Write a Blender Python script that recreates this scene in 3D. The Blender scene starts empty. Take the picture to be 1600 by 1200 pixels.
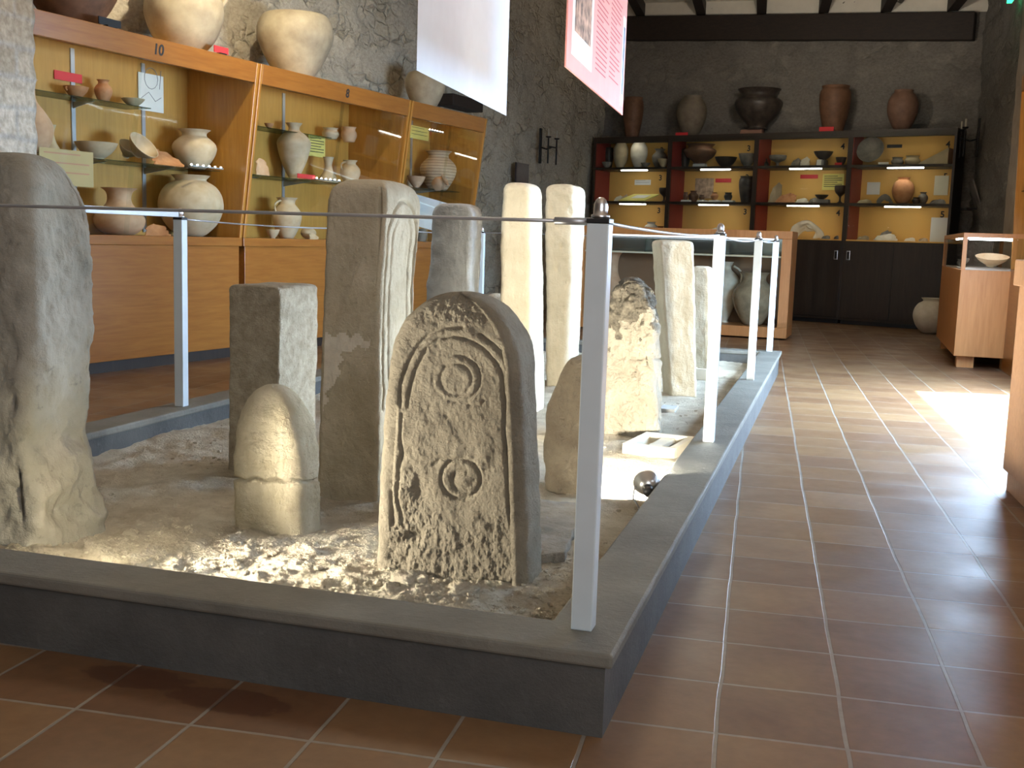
import bpy, math, random
import numpy as np
from mathutils import Vector, Matrix, noise
random.seed(7); RNG = np.random.RandomState(7)
S = bpy.context.scene
COL = S.collection
R_ = math.radians

# ------------------------------------------------------------------ camera
F, PITCH, ROLL, YAW = 1722.9, .1315, .0319, .2819
CAM = np.array([.4528, -2.4131, 1.15])
FW = np.array([-math.sin(YAW)*math.cos(PITCH), math.cos(YAW)*math.cos(PITCH), -math.sin(PITCH)])
_r = np.array([math.cos(YAW), math.sin(YAW), 0.]); _u = np.cross(_r, FW)
RT = math.cos(ROLL)*_r + math.sin(ROLL)*_u
UP = math.cos(ROLL)*_u - math.sin(ROLL)*_r
cd = bpy.data.cameras.new('camera'); cam = bpy.data.objects.new('camera', cd); COL.objects.link(cam)
cd.sensor_width = 36; cd.lens = F*36/1600; cd.clip_start = .05; cd.clip_end = 100
M4 = Matrix.Identity(4)
for i in range(3):
    M4[i][0] = RT[i]; M4[i][1] = UP[i]; M4[i][2] = -FW[i]; M4[i][3] = CAM[i]
cam.matrix_world = M4
S.camera = cam

# ------------------------------------------------------------------ light and exposure
S.view_settings.view_transform = 'Standard'; S.view_settings.look = 'None'
S.view_settings.gamma = 1; S.view_settings.use_curve_mapping = False
S.view_settings.exposure = 0.1
W = bpy.data.worlds.new('world'); S.world = W; W.use_nodes = True
W.node_tree.nodes['Background'].inputs[0].default_value = (.62, .8, 1, 1)
W.node_tree.nodes['Background'].inputs[1].default_value = 1.2
try:
    S.cycles.max_bounces = 7; S.cycles.transparent_max_bounces = 16
    S.cycles.caustics_reflective = False; S.cycles.caustics_refractive = False
    S.cycles.sample_clamp_indirect = 4
except Exception: pass

def light(kind, name, loc, target, energy, color, **kw):
    l = bpy.data.lights.new(name, kind); l.energy = energy; l.color = color
    for k, v in kw.items(): setattr(l, k, v)
    o = bpy.data.objects.new(name, l); COL.objects.link(o); o.location = loc
    d = Vector(target) - Vector(loc); o.rotation_euler = d.to_track_quat('-Z', 'Y').to_euler()
    return o
WARM = (1, .86, .62)
# daylight: sun through the doorway of the right wall, sky light in its openings, plus an added front fill
light('SUN', 'sun', (8, 8, 9), (8-1.55, 8-.25, 9-1.85), 80, (.93, .97, 1), angle=R_(.6))
light('AREA', 'doorway_daylight', (2.66, 6.3, 1.40), (1.62, 6.2, -.1), 1050, (.50, .72, 1), shape='RECTANGLE', size=2.6, size_y=2.1)
light('AREA', 'window_daylight', (2.9, 1.2, 1.9), (-2, 2.2, .9), 22, (.74, .87, 1), shape='RECTANGLE', size=1.4, size_y=1.1)
light('AREA', 'front_fill', (2.3, -4.4, 2.7), (-1.7, 3.4, 1.6), 95, (.84, .92, 1), shape='RECTANGLE', size=2.4, size_y=1.6)  # added fill from the front right, the wall there has no opening
# lamps of the room, with added fill lights among them
light('SPOT', 'pit_spot_front', (-1.64, .37, .27), (-.76, .80, .46), 150, (1, .91, .74), spot_size=R_(98), spot_blend=.85, shadow_soft_size=.07)
light('SPOT', 'pit_spot_front_left', (-1.52, .25, .28), (-2.05, .8, .24), 9, (1, .87, .60), spot_size=R_(120), spot_blend=.8, shadow_soft_size=.03)
light('SPOT', 'roof_fill', (-.4, 12.0, 3.5), (-.4, 13.2, 5), 130, (1, .9, .74), spot_size=R_(150), spot_blend=.6, shadow_soft_size=.15)  # added light without a fixture, brightens the ceiling boards
light('SPOT', 'pit_spot_side', (-.64, 2.48, .22), (-1.55, 1.88, .72), 105, (.84, .93, 1), spot_size=R_(84), spot_blend=.7, shadow_soft_size=.04)
light('SPOT', 'pit_spot_middle', (-.26, 1.98, .20), (-.62, 3.5, .10), 390, (1, .94, .80), spot_size=R_(150), spot_blend=.25, shadow_soft_size=.03)
light('POINT', 'pit_spot_far', (-.78, 6.75, .3), (0, 0, 0), 26, (.72, .88, 1), shadow_soft_size=.05)
light('SPOT', 'wall_spot', (-3.3, 5.2, 4.3), (-5.7, 7.0, 3.0), 470, WARM, spot_size=R_(95), spot_blend=.9, shadow_soft_size=.05)
light('SPOT', 'banner_fill', (-4.3, 3.9, 3.7), (-2.05, 3.9, 2.6), 300, (.76, .89, 1), spot_size=R_(75), spot_blend=.7, shadow_soft_size=.1)  # added light behind the white banner so the cloth glows
light('AREA', 'ceiling_fill_pit', (-1.6, 3.6, 4.5), (-1.6, 3.6, 0), 72, (1, .9, .72), shape='DISK', size=1.2)  # unseen soft fill over the pit, added for ambient light
light('AREA', 'ceiling_fill_back', (.2, 11.0, 4.4), (.2, 11.0, 0), 20, (1, .86, .62), shape='DISK', size=1.2)  # unseen ambient fill added above the far floor

# ------------------------------------------------------------------ geometry of pixels -> places
def ray(px, py): return FW + RT*(px-800)/F - UP*(py-600)/F
def onz(px, py, z):
    d = ray(px, py); return CAM + d*(z-CAM[2])/d[2]
def ony(px, py, y):
    d = ray(px, py); return CAM + d*(y-CAM[1])/d[1]
def onplane(px, py, A, n):
    d = ray(px, py); A = np.array([A[0], A[1], 0.]); n = np.array([n[0], n[1], 0.])
    return CAM + d*((A-CAM)@n)/(d@n)
def depth(P): return float((np.array(P)-CAM)@FW)
def proj(P):
    d = P-CAM; z = d@FW
    return 800+F*(d@RT)/z, 600-F*(d@UP)/z

# ------------------------------------------------------------------ materials
MATS = {}
def nodes(name):
    m = bpy.data.materials.new(name); m.use_nodes = True
    nt = m.node_tree; b = nt.nodes['Principled BSDF']
    return m, nt, b
def N(nt, t, **kw):
    n = nt.nodes.new(t)
    for k, v in kw.items():
        if k in n.inputs: n.inputs[k].default_value = v
        else: setattr(n, k, v)
    return n
def c4(c): return (c[0], c[1], c[2], 1)
def ramp(nt, src, stops):
    r = nt.nodes.new('ShaderNodeValToRGB'); nt.links.new(src, r.inputs[0])
    e = r.color_ramp.elements
    e[0].position, e[0].color = stops[0][0], c4(stops[0][1])
    e[1].position, e[1].color = stops[-1][0], c4(stops[-1][1])
    for p_, c in stops[1:-1]:
        x = e.new(p_); x.color = c4(c)
    return r.outputs[0]
def coords(nt, scale=(1, 1, 1), kind='Object', loc=(0, 0, 0)):
    t = nt.nodes.new('ShaderNodeTexCoord'); mp = nt.nodes.new('ShaderNodeMapping')
    nt.links.new(t.outputs[kind], mp.inputs[0]); mp.inputs['Scale'].default_value = scale; mp.inputs['Location'].default_value = loc
    return mp.outputs[0]
def mixc(nt, a, b, f, mode='MIX'):
    m = nt.nodes.new('ShaderNodeMix'); m.data_type = 'RGBA'; m.blend_type = mode
    for s, v in ((m.inputs[6], a), (m.inputs[7], b), (m.inputs[0], f)):
        if hasattr(v, 'links') or hasattr(v, 'is_linked'): nt.links.new(v, s)
        elif isinstance(v, (int, float)): s.default_value = v
        else: s.default_value = c4(v)
    return m.outputs[2]
def bump(nt, b, src, strength, dist):
    n = N(nt, 'ShaderNodeBump'); n.inputs['Strength'].default_value = strength; n.inputs['Distance'].default_value = dist
    nt.links.new(src, n.inputs['Height'])
    prev = b.inputs['Normal'].links
    if prev: nt.links.new(prev[0].from_socket, n.inputs['Normal'])
    nt.links.new(n.outputs[0], b.inputs['Normal'])
def plain(name, col, rough=.5, metal=0, var=.0, scale=8, spec=None):
    if name in MATS: return MATS[name]
    m, nt, b = nodes(name); b.inputs['Roughness'].default_value = rough; b.inputs['Metallic'].default_value = metal
    if spec is not None: b.inputs['Specular IOR Level'].default_value = spec
    n = N(nt, 'ShaderNodeTexNoise', Scale=scale, Detail=4.); nt.links.new(coords(nt), n.inputs[0])
    v = max(var, .04)
    o = ramp(nt, n.outputs[0], [(.3, [c*(1-v) for c in col]), (.7, [min(1, c*(1+v)) for c in col])])
    nt.links.new(o, b.inputs['Base Color'])
    MATS[name] = m; return m
def stone(name, a, c, scale=6, spots=(.12, .11, .1), spot_amt=.35, bmp=.6, fine=60, bd=.01, rough=.9):
    m, nt, b = nodes(name); b.inputs['Roughness'].default_value = rough; b.inputs['Specular IOR Level'].default_value = .2
    co = coords(nt)
    n1 = N(nt, 'ShaderNodeTexNoise', Scale=float(scale), Detail=8., Roughness=.62); nt.links.new(co, n1.inputs[0])
    base = ramp(nt, n1.outputs[0], [(.35, a), (.65, c)])
    n2 = N(nt, 'ShaderNodeTexNoise', Scale=float(scale)*5, Detail=5., Roughness=.7); nt.links.new(co, n2.inputs[0])
    f = ramp(nt, n2.outputs[0], [(.60, (0, 0, 0)), (.72, (spot_amt,)*3)])
    nt.links.new(mixc(nt, base, spots, f), b.inputs['Base Color'])
    n3 = N(nt, 'ShaderNodeTexNoise', Scale=float(fine), Detail=6., Roughness=.7); nt.links.new(co, n3.inputs[0])
    bump(nt, b, n3.outputs[0], min(1, bmp*1.3), bd*2.2)
    MATS[name] = m; return m
def wood(name, a, c, axis='z', rough=.35, scale=1.):
    if name in MATS: return MATS[name]
    m, nt, b = nodes(name); b.inputs['Roughness'].default_value = rough
    s = {'z': (14, 14, 1.1), 'y': (14, 1.1, 14), 'x': (1.1, 14, 14)}[axis]
    co = coords(nt, tuple(k*scale for k in s))
    n = N(nt, 'ShaderNodeTexNoise', Scale=2.2, Detail=7., Roughness=.6, Distortion=.6); nt.links.new(co, n.inputs[0])
    nt.links.new(ramp(nt, n.outputs[0], [(.3, a), (.7, c)]), b.inputs['Base Color'])
    bump(nt, b, n.outputs[0], .08, .003)
    MATS[name] = m; return m
def emit(name, col, st):
    m = bpy.data.materials.new(name); m.use_nodes = True; nt = m.node_tree
    nt.nodes.remove(nt.nodes['Principled BSDF']); e = N(nt, 'ShaderNodeEmission'); e.inputs[0].default_value = c4(col); e.inputs[1].default_value = st
    nt.links.new(e.outputs[0], nt.nodes['Material Output'].inputs[0]); MATS[name] = m; return m
def glassmat(name, tint=(.96, .98, .97), refl=.015, rough=.03):
    m = bpy.data.materials.new(name); m.use_nodes = True; nt = m.node_tree
    nt.nodes.remove(nt.nodes['Principled BSDF'])
    t = N(nt, 'ShaderNodeBsdfTransparent'); t.inputs[0].default_value = c4(tint)
    g = N(nt, 'ShaderNodeBsdfGlossy'); g.inputs['Roughness'].default_value = rough
    fr = N(nt, 'ShaderNodeLayerWeight'); fr.inputs[0].default_value = .18
    mx = N(nt, 'ShaderNodeMixShader'); ad = N(nt, 'ShaderNodeMath', operation='MULTIPLY_ADD'); ad.inputs[1].default_value = .2; ad.inputs[2].default_value = refl
    nt.links.new(fr.outputs['Fresnel'], ad.inputs[0]); nt.links.new(ad.outputs[0], mx.inputs[0])
    nt.links.new(t.outputs[0], mx.inputs[1]); nt.links.new(g.outputs[0], mx.inputs[2])
    nt.links.new(mx.outputs[0], nt.nodes['Material Output'].inputs[0]); MATS[name] = m; return m

M_cab = wood('orange_varnish', (.25, .092, .017), (.34, .14, .028), 'y', .3)
M_cabv = wood('orange_varnish_upright', (.34, .145, .022), (.47, .22, .04), 'z', .3)
M_cabin = wood('cabinet_lining', (.44, .215, .04), (.54, .285, .055), 'z', .55)
M_pale = wood('pale_counter_wood', (.46, .19, .055), (.57, .26, .085), 'z', .4)
M_desk = wood('desk_wood', (.42, .23, .12), (.52, .30, .16), 'x', .4)
M_dark = wood('dark_brown_wood', (.020, .013, .009), (.036, .023, .015), 'z', .45)
M_beam = wood('roof_beam_wood', (.014, .009, .007), (.03, .018, .012), 'x', .7)
M_ochre = plain('ochre_board', (.78, .45, .115), .75, var=.08, scale=2)
M_maroon = plain('maroon_board', (.27, .035, .025), .6)
M_white = plain('white_paint', (.53, .60, .64), .35)
M_steel = plain('steel', (.62, .63, .65), .28, 1)
M_grey = plain('grey_metal', (.42, .43, .45), .4, .6)
M_shelfb = plain('bracket_metal', (.30, .32, .31), .5, .2)
M_black = plain('black_plastic', (.012, .012, .013), .4)
M_iron = plain('wrought_iron', (.015, .014, .014), .6, .4)
M_red = plain('red_card', (.62, .03, .035), .6)
M_paper = plain('paper', (.78, .77, .72), .8)
M_yellow = plain('yellow_card', (.80, .70, .20), .8)
M_ink = plain('ink', (.02, .02, .02), .7)
M_cream = plain('cream_card', (.74, .68, .50), .8)
M_glass = glassmat('glass')
M_shelfg = glassmat('shelf_glass', (.55, .66, .64), .22, .12)
M_led = emit('led', (1, .96, .86), 22)
M_ledw = emit('led_warm', (1, .93, .78), 8)
M_ledc = emit('led_counter', (.88, .95, 1), 17)

def claymat(name, a, c, rough=.6, sc=9, bands=None):
    if name in MATS: return MATS[name]
    m, nt, b = nodes(name); b.inputs['Roughness'].default_value = rough; b.inputs['Specular IOR Level'].default_value = .3
    n = N(nt, 'ShaderNodeTexNoise', Scale=float(sc), Detail=6., Roughness=.6); nt.links.new(coords(nt), n.inputs[0])
    o = ramp(nt, n.outputs[0], [(.3, a), (.7, c)])
    if bands:
        w = N(nt, 'ShaderNodeTexWave', wave_type='BANDS', bands_direction='Z', Scale=bands[0], Distortion=.6); nt.links.new(coords(nt), w.inputs[0])
        o = mixc(nt, o, bands[1], ramp(nt, w.outputs[0], [(.80, (0, 0, 0)), (.93, (.75,)*3)]))
    nt.links.new(o, b.inputs['Base Color']); bump(nt, b, n.outputs[0], .3, .004)
    MATS[name] = m; return m
CLAY = {
 'cream': claymat('cream_clay', (.50, .36, .22), (.66, .52, .36)),
 'pink': claymat('pink_clay', (.52, .31, .18), (.68, .45, .29)),
 'terra': claymat('terracotta', (.42, .17, .07), (.60, .30, .14)),
 'buff': claymat('buff_clay', (.40, .32, .20), (.60, .48, .30), sc=5),
 'dimgrey': claymat('dimmed_grey_clay', (.115, .095, .07), (.20, .165, .12)),  # dim light above the back cases is put into this darker colour
 'dimred': claymat('dimmed_red_clay', (.13, .07, .048), (.21, .12, .08)),  # red clay darkened to carry the same dimness in its colour
 'glossy': claymat('glazed_brown_clay', (.24, .19, .13), (.38, .31, .21), rough=.16),
 'worn': claymat('worn_buff_clay', (.26, .21, .14), (.50, .43, .29), sc=4),
 'grey': claymat('grey_clay', (.14, .13, .11), (.28, .25, .21)),
 'dark': claymat('dark_clay', (.022, .018, .016), (.07, .055, .045), rough=.4),
 'brown': claymat('brown_clay', (.09, .045, .025), (.18, .09, .05)),
 'pale': claymat('pale_clay', (.62, .55, .42), (.80, .74, .62)),
 'band': claymat('banded_clay', (.58, .43, .27), (.70, .55, .38), bands=(9.0, (.22, .13, .09))),
}

# ------------------------------------------------------------------ mesh helpers
def tag(o, label=None, cat=None, group=None, kind=None):
    if label: o['label'] = label
    if cat: o['category'] = cat
    if group: o['group'] = group
    if kind: o['kind'] = kind
    return o
def empty(name, loc=(0, 0, 0), rz=0, label=None, cat=None, group=None):
    o = bpy.data.objects.new(name, None); COL.objects.link(o); o.location = loc; o.rotation_euler = (0, 0, rz)
    o.empty_display_size = .1
    return tag(o, label, cat, group)
def mk(name, v, f, mat, parent=None, loc=None, smooth=False, bevel=0):
    me = bpy.data.meshes.new(name); me.from_pydata([tuple(map(float, p)) for p in v], [], [tuple(map(int, q)) for q in f])
    mats = mat if isinstance(mat, (list, tuple)) else [mat]
    for m in mats: me.materials.append(m)
    if smooth: me.polygons.foreach_set('use_smooth', [True]*len(me.polygons))
    me.update()
    o = bpy.data.objects.new(name, me); COL.objects.link(o)
    if parent: o.parent = parent
    if loc is not None: o.location = loc
    if bevel:
        b = o.modifiers.new('bevel', 'BEVEL'); b.width = bevel; b.segments = 2; b.limit_method = 'ANGLE'; b.angle_limit = R_(40)
    return o
class G:
    def __init__(s): s.v = []; s.f = []
    def add(s, v, f):
        n = len(s.v); s.v += [tuple(p) for p in v]; s.f += [tuple(i+n for i in q) for q in f]; return s
    def box(s, x0, x1, y0, y1, z0, z1, tf=None):
        v = [(x, y, z) for z in (z0, z1) for y in (y0, y1) for x in (x0, x1)]
        if tf: v = [tf(*p) for p in v]
        return s.add(v, [(0, 2, 3, 1), (4, 5, 7, 6), (0, 1, 5, 4), (2, 6, 7, 3), (0, 4, 6, 2), (1, 3, 7, 5)])
    def hexa(s, b, t):       # four bottom and four top corners
        return s.add(list(b)+list(t), [(3, 2, 1, 0), (4, 5, 6, 7), (0, 1, 5, 4), (1, 2, 6, 5), (2, 3, 7, 6), (3, 0, 4, 7)])
    def slab(s, q, n):       # a quad given thickness along n
        q = [Vector(p) for p in q]; n = Vector(n); return s.hexa([p for p in q], [p+n for p in q])
    def tube(s, pts, r, seg=8, closed=False):
        pts = [Vector(p) for p in pts]; m = len(pts); rr = r if isinstance(r, (list, tuple)) else [r]*m
        v = []; ref = Vector((.1, .2, 1)).normalized()
        for i, p in enumerate(pts):
            t = (pts[(i+1) % m if closed else min(i+1, m-1)] - pts[(i-1) if closed else max(i-1, 0)]).normalized()
            a = t.cross(ref)
            if a.length < .05: a = t.cross(Vector((1, 0, 0)))
            a.normalize(); b = t.cross(a)
            for k in range(seg):
                th = 2*math.pi*k/seg; v.append(p+(a*math.cos(th)+b*math.sin(th))*rr[i])
        f = []
        for i in range(m if closed else m-1):
            j = (i+1) % m
            for k in range(seg):
                l = (k+1) % seg; f.append((i*seg+k, i*seg+l, j*seg+l, j*seg+k))
        if not closed: f += [tuple(range(seg))[::-1], tuple((m-1)*seg+k for k in range(seg))]
        return s.add(v, f)
    def lathe(s, prof, seg=32, c=(0, 0, 0), squash=(1, 1)):
        v = []; idx = []
        for r, z in prof:
            if r < 1e-5: idx.append([len(v)]); v.append((c[0], c[1], c[2]+z))
            else:
                idx.append(list(range(len(v), len(v)+seg)))
                v += [(c[0]+r*squash[0]*math.cos(2*math.pi*k/seg), c[1]+r*squash[1]*math.sin(2*math.pi*k/seg), c[2]+z) for k in range(seg)]
        f = []
        for a, b in zip(idx, idx[1:]):
            for k in range(seg):
                l = (k+1) % seg
                if len(a) == 1 and len(b) == 1: break
                if len(a) == 1: f.append((a[0], b[l], b[k]))
                elif len(b) == 1: f.append((a[k], a[l], b[0]))
                else: f.append((a[k], a[l], b[l], b[k]))
        return s.add(v, f)
    def build(s, name, mat, parent=None, loc=None, smooth=False, bevel=0): return mk(name, s.v, s.f, mat, parent, loc, smooth, bevel)
def grid(nu, nv, fn):
    v = [fn(i/(nu-1), j/(nv-1)) for j in range(nv) for i in range(nu)]
    f = [(j*nu+i, j*nu+i+1, (j+1)*nu+i+1, (j+1)*nu+i) for j in range(nv-1) for i in range(nu-1)]
    return v, f
def text(name, s, size, mat, parent, loc, rot, depth_=.002):
    cu = bpy.data.curves.new('tmp', 'FONT'); cu.body = s; cu.size = size; cu.extrude = depth_; cu.align_x = 'CENTER'; cu.align_y = 'CENTER'; cu.offset = size*.02
    t = bpy.data.objects.new('tmp', cu); COL.objects.link(t)
    dg = bpy.context.evaluated_depsgraph_get(); me = bpy.data.meshes.new_from_object(t.evaluated_get(dg))
    bpy.data.objects.remove(t); bpy.data.curves.remove(cu)
    me.materials.clear(); me.materials.append(mat)
    o = bpy.data.objects.new(name, me); COL.objects.link(o); o.parent = parent; o.location = loc; o.rotation_euler = rot
    return o

# ------------------------------------------------------------------ the setting
TA = R_(-3.7)     # direction of the tiles, joists and right wall
TU = np.array([math.sin(TA), math.cos(TA)]); TN = np.array([math.cos(TA), -math.sin(TA)])
LA = R_(9.3)      # direction of the left cabinets and wall
LU = np.array([math.sin(LA), math.cos(LA)]); LN = np.array([math.cos(LA), -math.sin(LA)])
LO = np.array([-4.76, 6.35])
RA = R_(108)      # direction of the back cabinet and wall
RU = np.array([math.sin(RA), math.cos(RA)]); RN = np.array([-RU[1], RU[0]])
RO = np.array([-.27, 15.57])

# terracotta floor
m, nt, b = nodes('terracotta_tiles'); MATS['tiles'] = m
tc = N(nt, 'ShaderNodeTexCoord'); mp = N(nt, 'ShaderNodeMapping'); mp.vector_type = 'TEXTURE'
mp.inputs['Location'].default_value = (.24, .44, 0); mp.inputs['Rotation'].default_value = (0, 0, -TA)
nt.links.new(tc.outputs['Object'], mp.inputs[0])
wn = N(nt, 'ShaderNodeTexNoise', Scale=2.2, Detail=2.); nt.links.new(mp.outputs[0], wn.inputs[0])
va = N(nt, 'ShaderNodeVectorMath', operation='MULTIPLY_ADD'); va.inputs[1].default_value = (.018, .018, 0)
nt.links.new(wn.outputs['Color'], va.inputs[0]); nt.links.new(mp.outputs[0], va.inputs[2])
br = N(nt, 'ShaderNodeTexBrick', offset=0., squash=1.); nt.links.new(va.outputs[0], br.inputs[0])
for k, v in (('Scale', 1.), ('Mortar Size', .0058), ('Mortar Smooth', .25), ('Bias', 0.), ('Brick Width', .3), ('Row Height', .31)): br.inputs[k].default_value = v
br.inputs['Color1'].default_value = c4((.172, .088, .042)); br.inputs['Color2'].default_value = c4((.26, .152, .072)); br.inputs['Mortar'].default_value = c4((.29, .26, .22))
n1 = N(nt, 'ShaderNodeTexNoise', Scale=3.1, Detail=6.); nt.links.new(tc.outputs['Object'], n1.inputs[0])
n2 = N(nt, 'ShaderNodeTexNoise', Scale=26., Detail=5.); nt.links.new(tc.outputs['Object'], n2.inputs[0])
c_ = mixc(nt, br.outputs['Color'], (.78, .72, .66), ramp(nt, n1.outputs[0], [(.3, (0, 0, 0)), (.75, (1, 1, 1))]), 'MULTIPLY')
c_ = mixc(nt, c_, ramp(nt, n2.outputs[0], [(.3, (.82, .8, .78)), (.7, (1.0, 1.0, 1.0))]), 1., 'MULTIPLY')
# two dark damp stains beside the plinth
for sx, sy, sr in ((onz(215, 1058, 0)[0], onz(215, 1058, 0)[1], .16), (onz(360, 1095, 0)[0], onz(360, 1095, 0)[1], .17)):
    mm = N(nt, 'ShaderNodeMapping'); mm.vector_type = 'TEXTURE'; mm.inputs['Location'].default_value = (sx, sy, 0); mm.inputs['Scale'].default_value = (sr*1.4, sr*.55, 1)
    nt.links.new(tc.outputs['Object'], mm.inputs[0])
    gr = N(nt, 'ShaderNodeTexGradient', gradient_type='SPHERICAL'); nt.links.new(mm.outputs[0], gr.inputs[0])
    ml = N(nt, 'ShaderNodeMath', operation='MULTIPLY'); nt.links.new(gr.outputs[1], ml.inputs[0]); nt.links.new(n2.outputs[0], ml.inputs[1])
    c_ = mixc(nt, c_, (.07, .025, .012), ramp(nt, ml.outputs[0], [(.13, (0, 0, 0)), (.18, (.7,)*3)]))
nt.links.new(c_, b.inputs['Base Color'])
rr_ = ramp(nt, n1.outputs[0], [(.3, (.30,)*3), (.7, (.46,)*3)]); nt.links.new(rr_, b.inputs['Roughness'])
inv = N(nt, 'ShaderNodeMath', operation='SUBTRACT'); inv.inputs[0].default_value = 1; nt.links.new(br.outputs['Fac'], inv.inputs[1])
bump(nt, b, inv.outputs[0], .5, .004); bump(nt, b, n1.outputs[0], .25, .01); bump(nt, b, n2.outputs[0], .12, .002)
G().box(-9, 4.5, -6.5, 20, -.1, 0).build('floor', m).update_tag(); bpy.data.objects['floor']['kind'] = 'structure'

# rubble stone walls
def rubble(name, a, c, mort, sc=3.2, st=.9):
    m, nt, b = nodes(name); b.inputs['Roughness'].default_value = .95; b.inputs['Specular IOR Level'].default_value = .15
    co = coords(nt, (1, 1, 1.5))
    wn = N(nt, 'ShaderNodeTexNoise', Scale=3., Detail=4.); nt.links.new(co, wn.inputs[0])
    va = N(nt, 'ShaderNodeVectorMath', operation='MULTIPLY_ADD'); va.inputs[1].default_value = (.3, .3, .3)
    nt.links.new(wn.outputs['Color'], va.inputs[0]); nt.links.new(co, va.inputs[2])
    vo = N(nt, 'ShaderNodeTexVoronoi', Scale=sc); nt.links.new(va.outputs[0], vo.inputs['Vector'])
    vd = N(nt, 'ShaderNodeTexVoronoi', Scale=sc, feature='DISTANCE_TO_EDGE'); nt.links.new(va.outputs[0], vd.inputs['Vector'])
    sep = N(nt, 'ShaderNodeSeparateColor'); nt.links.new(vo.outputs['Color'], sep.inputs[0])
    col = ramp(nt, sep.outputs[0], [(.0, a), (1., c)])
    fr = ramp(nt, vd.outputs['Distance'], [(.0, (.8,)*3), (.22, (0, 0, 0))])
    n2 = N(nt, 'ShaderNodeTexNoise', Scale=2.3, Detail=5.); nt.links.new(co, n2.inputs[0])
    cover = ramp(nt, n2.outputs[0], [(.36, (.1,)*3), (.56, (1, 1, 1))])   # plaster smeared over the stones
    mx = mixc(nt, mixc(nt, col, mort, fr), mort, cover)
    n3 = N(nt, 'ShaderNodeTexNoise', Scale=22., Detail=8., Roughness=.7); nt.links.new(co, n3.inputs[0])
    mx = mixc(nt, mx, ramp(nt, n3.outputs[0], [(.3, (.62, .6, .58)), (.7, (1.0, 1.0, 1.0))]), 1., 'MULTIPLY')
    nt.links.new(mx, b.inputs['Base Color'])
    hh = mixc(nt, ramp(nt, vd.outputs['Distance'], [(.0, (0, 0, 0)), (.16, (1, 1, 1))]), (.8, .8, .8), cover)
    bump(nt, b, hh, st*.55, .04); bump(nt, b, n3.outputs[0], .7, .025)
    MATS[name] = m; return m
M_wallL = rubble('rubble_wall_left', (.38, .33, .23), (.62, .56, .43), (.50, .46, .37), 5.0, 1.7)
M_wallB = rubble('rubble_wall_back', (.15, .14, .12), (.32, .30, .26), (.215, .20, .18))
def roughwall(name, P0, P1, z1, back, mat, step=.055, amp=.05, z0=0., holes=()):
    """wall from P0 to P1, face bumped with noise, `back` is the outward direction"""
    P0, P1 = np.array(P0), np.array(P1); L = np.linalg.norm(P1-P0); d = (P1-P0)/L
    nu, nv = max(2, int(L/step)), max(2, int((z1-z0)/step))
    def fn(s, t):
        u = s*L; z = z0+t*(z1-z0)
        q = Vector((u*1.0, z*1.5, 3.3))
        k = noise.fractal(q*1.6, 1.0, 2.0, 4)*amp + noise.fractal(q*6, 1.0, 2.0, 3)*amp*.5
        e = min(1, t*20, (1-t)*20)
        p = P0+d*u+np.array(back)*(k*e+amp)
        return (p[0], p[1], z)
    v, f = grid(nu, nv, fn)
    f = [q for q in f if not any(h[0] < (v[q[0]][0]-P0[0])*d[0]+(v[q[0]][1]-P0[1])*d[1] < h[1] and h[2] < v[q[0]][2] < h[3] for h in holes)]
    # outer skin
    n = len(v); bk = np.array(back)*.35
    a, b_ = P0+bk, P1+bk
    if not holes:
        v += [(a[0], a[1], z0), (b_[0], b_[1], z0), (b_[0], b_[1], z1), (a[0], a[1], z1)]; f.append((n+3, n+2, n+1, n))
    o = mk(name, v, f, mat, smooth=True); o['kind'] = 'structure'; return o
L0 = LO-LN*.72-LU*7; 
RW = RO+RN*.66
M_ = np.array([LU, -RU]).T; s_, t_ = np.linalg.solve(M_, RW-(LO-LN*.72)); CORNER = LO-LN*.72+LU*s_
RC = RO+RU*2.44+RN*.66                      # back right corner
RP = np.array([3.15, RC[1]-12.2]); RP = RC-TU*14.0
roughwall('wall_left', L0, CORNER+LU*.2, 6, -LN, M_wallL, amp=.055)
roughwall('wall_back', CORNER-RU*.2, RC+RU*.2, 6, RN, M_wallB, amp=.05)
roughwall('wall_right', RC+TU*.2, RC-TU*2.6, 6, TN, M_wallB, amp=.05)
Q0 = RC-TU*2.6; Q1 = RC-TU*19.0
def alongR(y): return (RC[1]-TU[1]*2.6-y)/TU[1]
M_plast = stone('wall_plaster', (.30, .25, .20), (.40, .34, .28), 3, spot_amt=.1, bmp=.25, fine=30)
# plastered near half of the right wall with the doorway
DY0, DY1 = 4.7, 7.55
w_ = roughwall('wall_right_plaster', Q0, Q1, 6, TN, M_plast, amp=.012, holes=[(alongR(DY1), alongR(DY0), -.1, 2.15), (alongR(1.9), alongR(.5), 1.35, 2.45)])
w_.name = 'wall_right.001'
G().box(-9, 4.5, -6.6, -6.4, 0, 6).build('wall_front', M_plast)['kind'] = 'structure'
G().box(-9.1, -9, -6.5, 20, 0, 6).build('wall_far_left', M_plast)['kind'] = 'structure'
bpy.data.objects['wall_far_left'].name = 'wall_left.001'
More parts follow.
